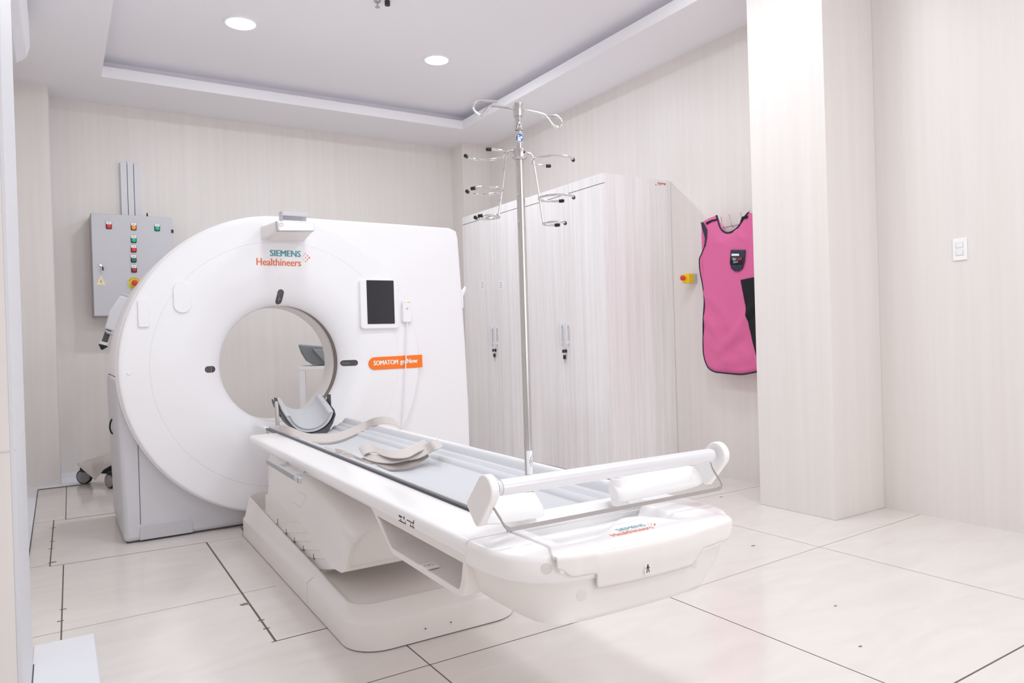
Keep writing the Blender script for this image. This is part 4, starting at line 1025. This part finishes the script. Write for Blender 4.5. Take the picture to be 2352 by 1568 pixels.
t = thing('lead_apron', 'pink sleeveless lead apron with navy binding hanging on the wall beside the pillar', 'apron', (AX, yc, .78))
apron_mesh(shape, AX, PINK).build('body', t, solid=.008, smooth=70, off=0)
def edge(pts, name, r=.006, m=NAVY, closed=False, dx=.006):
    P = smoothpath([(AX-wave(y, z)-dx*.3, y, z) for y, z in pts], 3); MB().tube(P, r, m, 8).build(name, t)
edge(pts_l[2:], 'side_binding'); edge([pts_l[-1]]+bottom+[rgt[-1], rgt[-2], rgt[-3]], 'hem_binding'); edge(neck, 'neck_binding', .007)
def patch(px, name, m, dx, th=.003, par=None):
    apron_mesh([ya(*p) for p in px], AX-dx-th, m).build(name, par or t, solid=th, smooth=70, off=0)
patch([(1613, 511), (1619, 511), (1628, 528), (1627, 548), (1623, 567), (1621, 565), (1623, 547), (1618, 530)], 'armhole_lining', NAVYP, .005)
patch([(1625, 511), (1640, 505), (1652, 503), (1651, 507), (1640, 509), (1627, 516)], 'shoulder_band', BLKF, .006)
patch([(1710, 498), (1722, 495), (1722, 501), (1711, 504), (1709, 512), (1706, 510)], 'shoulder_band', BLKF, .006)
pk = [(1686, 574), (1718, 574), (1716, 600), (1712, 616), (1704, 623), (1695, 623), (1687, 616), (1684, 604)]
patch(pk, 'pocket', NAVYP, .008, .004)
def pb(u0, u1, v0, v1, name, m, dx): patch([(u0, v0), (u1, v0), (u1, v1), (u0, v1)], name, m, dx, .0015)
pb(1686, 1713, 592, 608, 'size_label', BLKF, .0125)
pb(1688, 1705, 583, 588, 'pocket_tag', PAPER, .0125)
mb = MB()
y0_, z0_ = ya(1690, 599); put_text(mb, 'TRU', (AX-wave(y0_, z0_)-.0150, y0_, z0_), (0, -1, 0), (0, 0, 1), .034, PAPER, .018, .01)
y0_, z0_ = ya(1700, 599); put_text(mb, 'COMF', (AX-wave(y0_, z0_)-.0150, y0_, z0_), (0, -1, 0), (0, 0, 1), .044, ORNGR, .018, .01)
y0_, z0_ = ya(1692, 604.5); put_text(mb, '.25mm L', (AX-wave(y0_, z0_)-.0150, y0_, z0_), (0, -1, 0), (0, 0, 1), .045, PAPER, .013)
mb.build('label_lettering', t)
patch([(1707, 643), (1733, 637), (1752, 636), (1752, 835), (1742, 820), (1733, 785), (1724, 725), (1717, 680)], 'velcro_panel', BLKF, .006)
# second apron, black, behind
t2 = thing('lead_apron', 'black lead apron showing behind the pink apron at the pillar edge', 'apron', (AX+.03, 3.2, .9))
yz = [(3.245, 1.90), (3.18, 1.90), (3.05, 1.88), (3.05, .95), (3.20, .93), (3.225, 1.2), (3.22, 1.5), (3.235, 1.62), (3.275, 1.72), (3.262, 1.84)]
MB().loft([[(AX+.010-.02, y, z) for y, z in yz], [(AX+.016-.02, y, z) for y, z in yz]], BLKF).build('body', t2, bevel=.001)
t3 = thing('hook_rail', 'thin metal rail with wire hooks on the wall carrying the aprons', 'hook rail', (XR, 3.45, 1.83))
r0, r1 = A(1657, 523, XR-.05), A(1722, 511, XR-.05)
zr = (r0.z+r1.z)/2
MB().tube([(XR-.045, r0.y+.05, zr), (XR-.045, 3.02, zr)], .0028, RAILM, 10).build('rail', t3)
for u, v in ((1657, 500), (1676, 495), (1702, 489), (1722, 485)):
    q = A(u, v, XR-.09); b_ = Vector((XR-.045, q.y-.02, zr))
    MB().tube(smoothpath([b_, b_+Vector((-.03, .0, -.02)), b_+Vector((-.05, .005, .01)), Vector((XR-.095, q.y, q.z))], 6), .0026, CHROME, 8).lathe([(0, 0), (.005, .004), (0, .01)], (XR-.095, q.y, q.z-.002), 'z', CHROME, 10).build('hook', t3)
for y in (r0.y+.03, 3.05): MB().tube([(XR, y, zr), (XR-.045, y, zr)], .006, CHROME, 10).build('bracket', t3)

no_base(None)
# ------------------------------------------------------------------ world and view
w = bpy.data.worlds.new('world'); S.world = w; w.use_nodes = True
w.node_tree.nodes['Background'].inputs['Color'].default_value = (.9, .92, 1, 1); w.node_tree.nodes['Background'].inputs['Strength'].default_value = .3
S.view_settings.view_transform = 'Standard'; S.view_settings.look = 'None'; S.view_settings.gamma = 1; S.view_settings.exposure = 0.25
S.view_settings.use_curve_mapping = False
S.cycles.max_bounces = 14; S.cycles.diffuse_bounces = 10; S.cycles.use_denoising = True; S.cycles.sample_clamp_indirect = 8
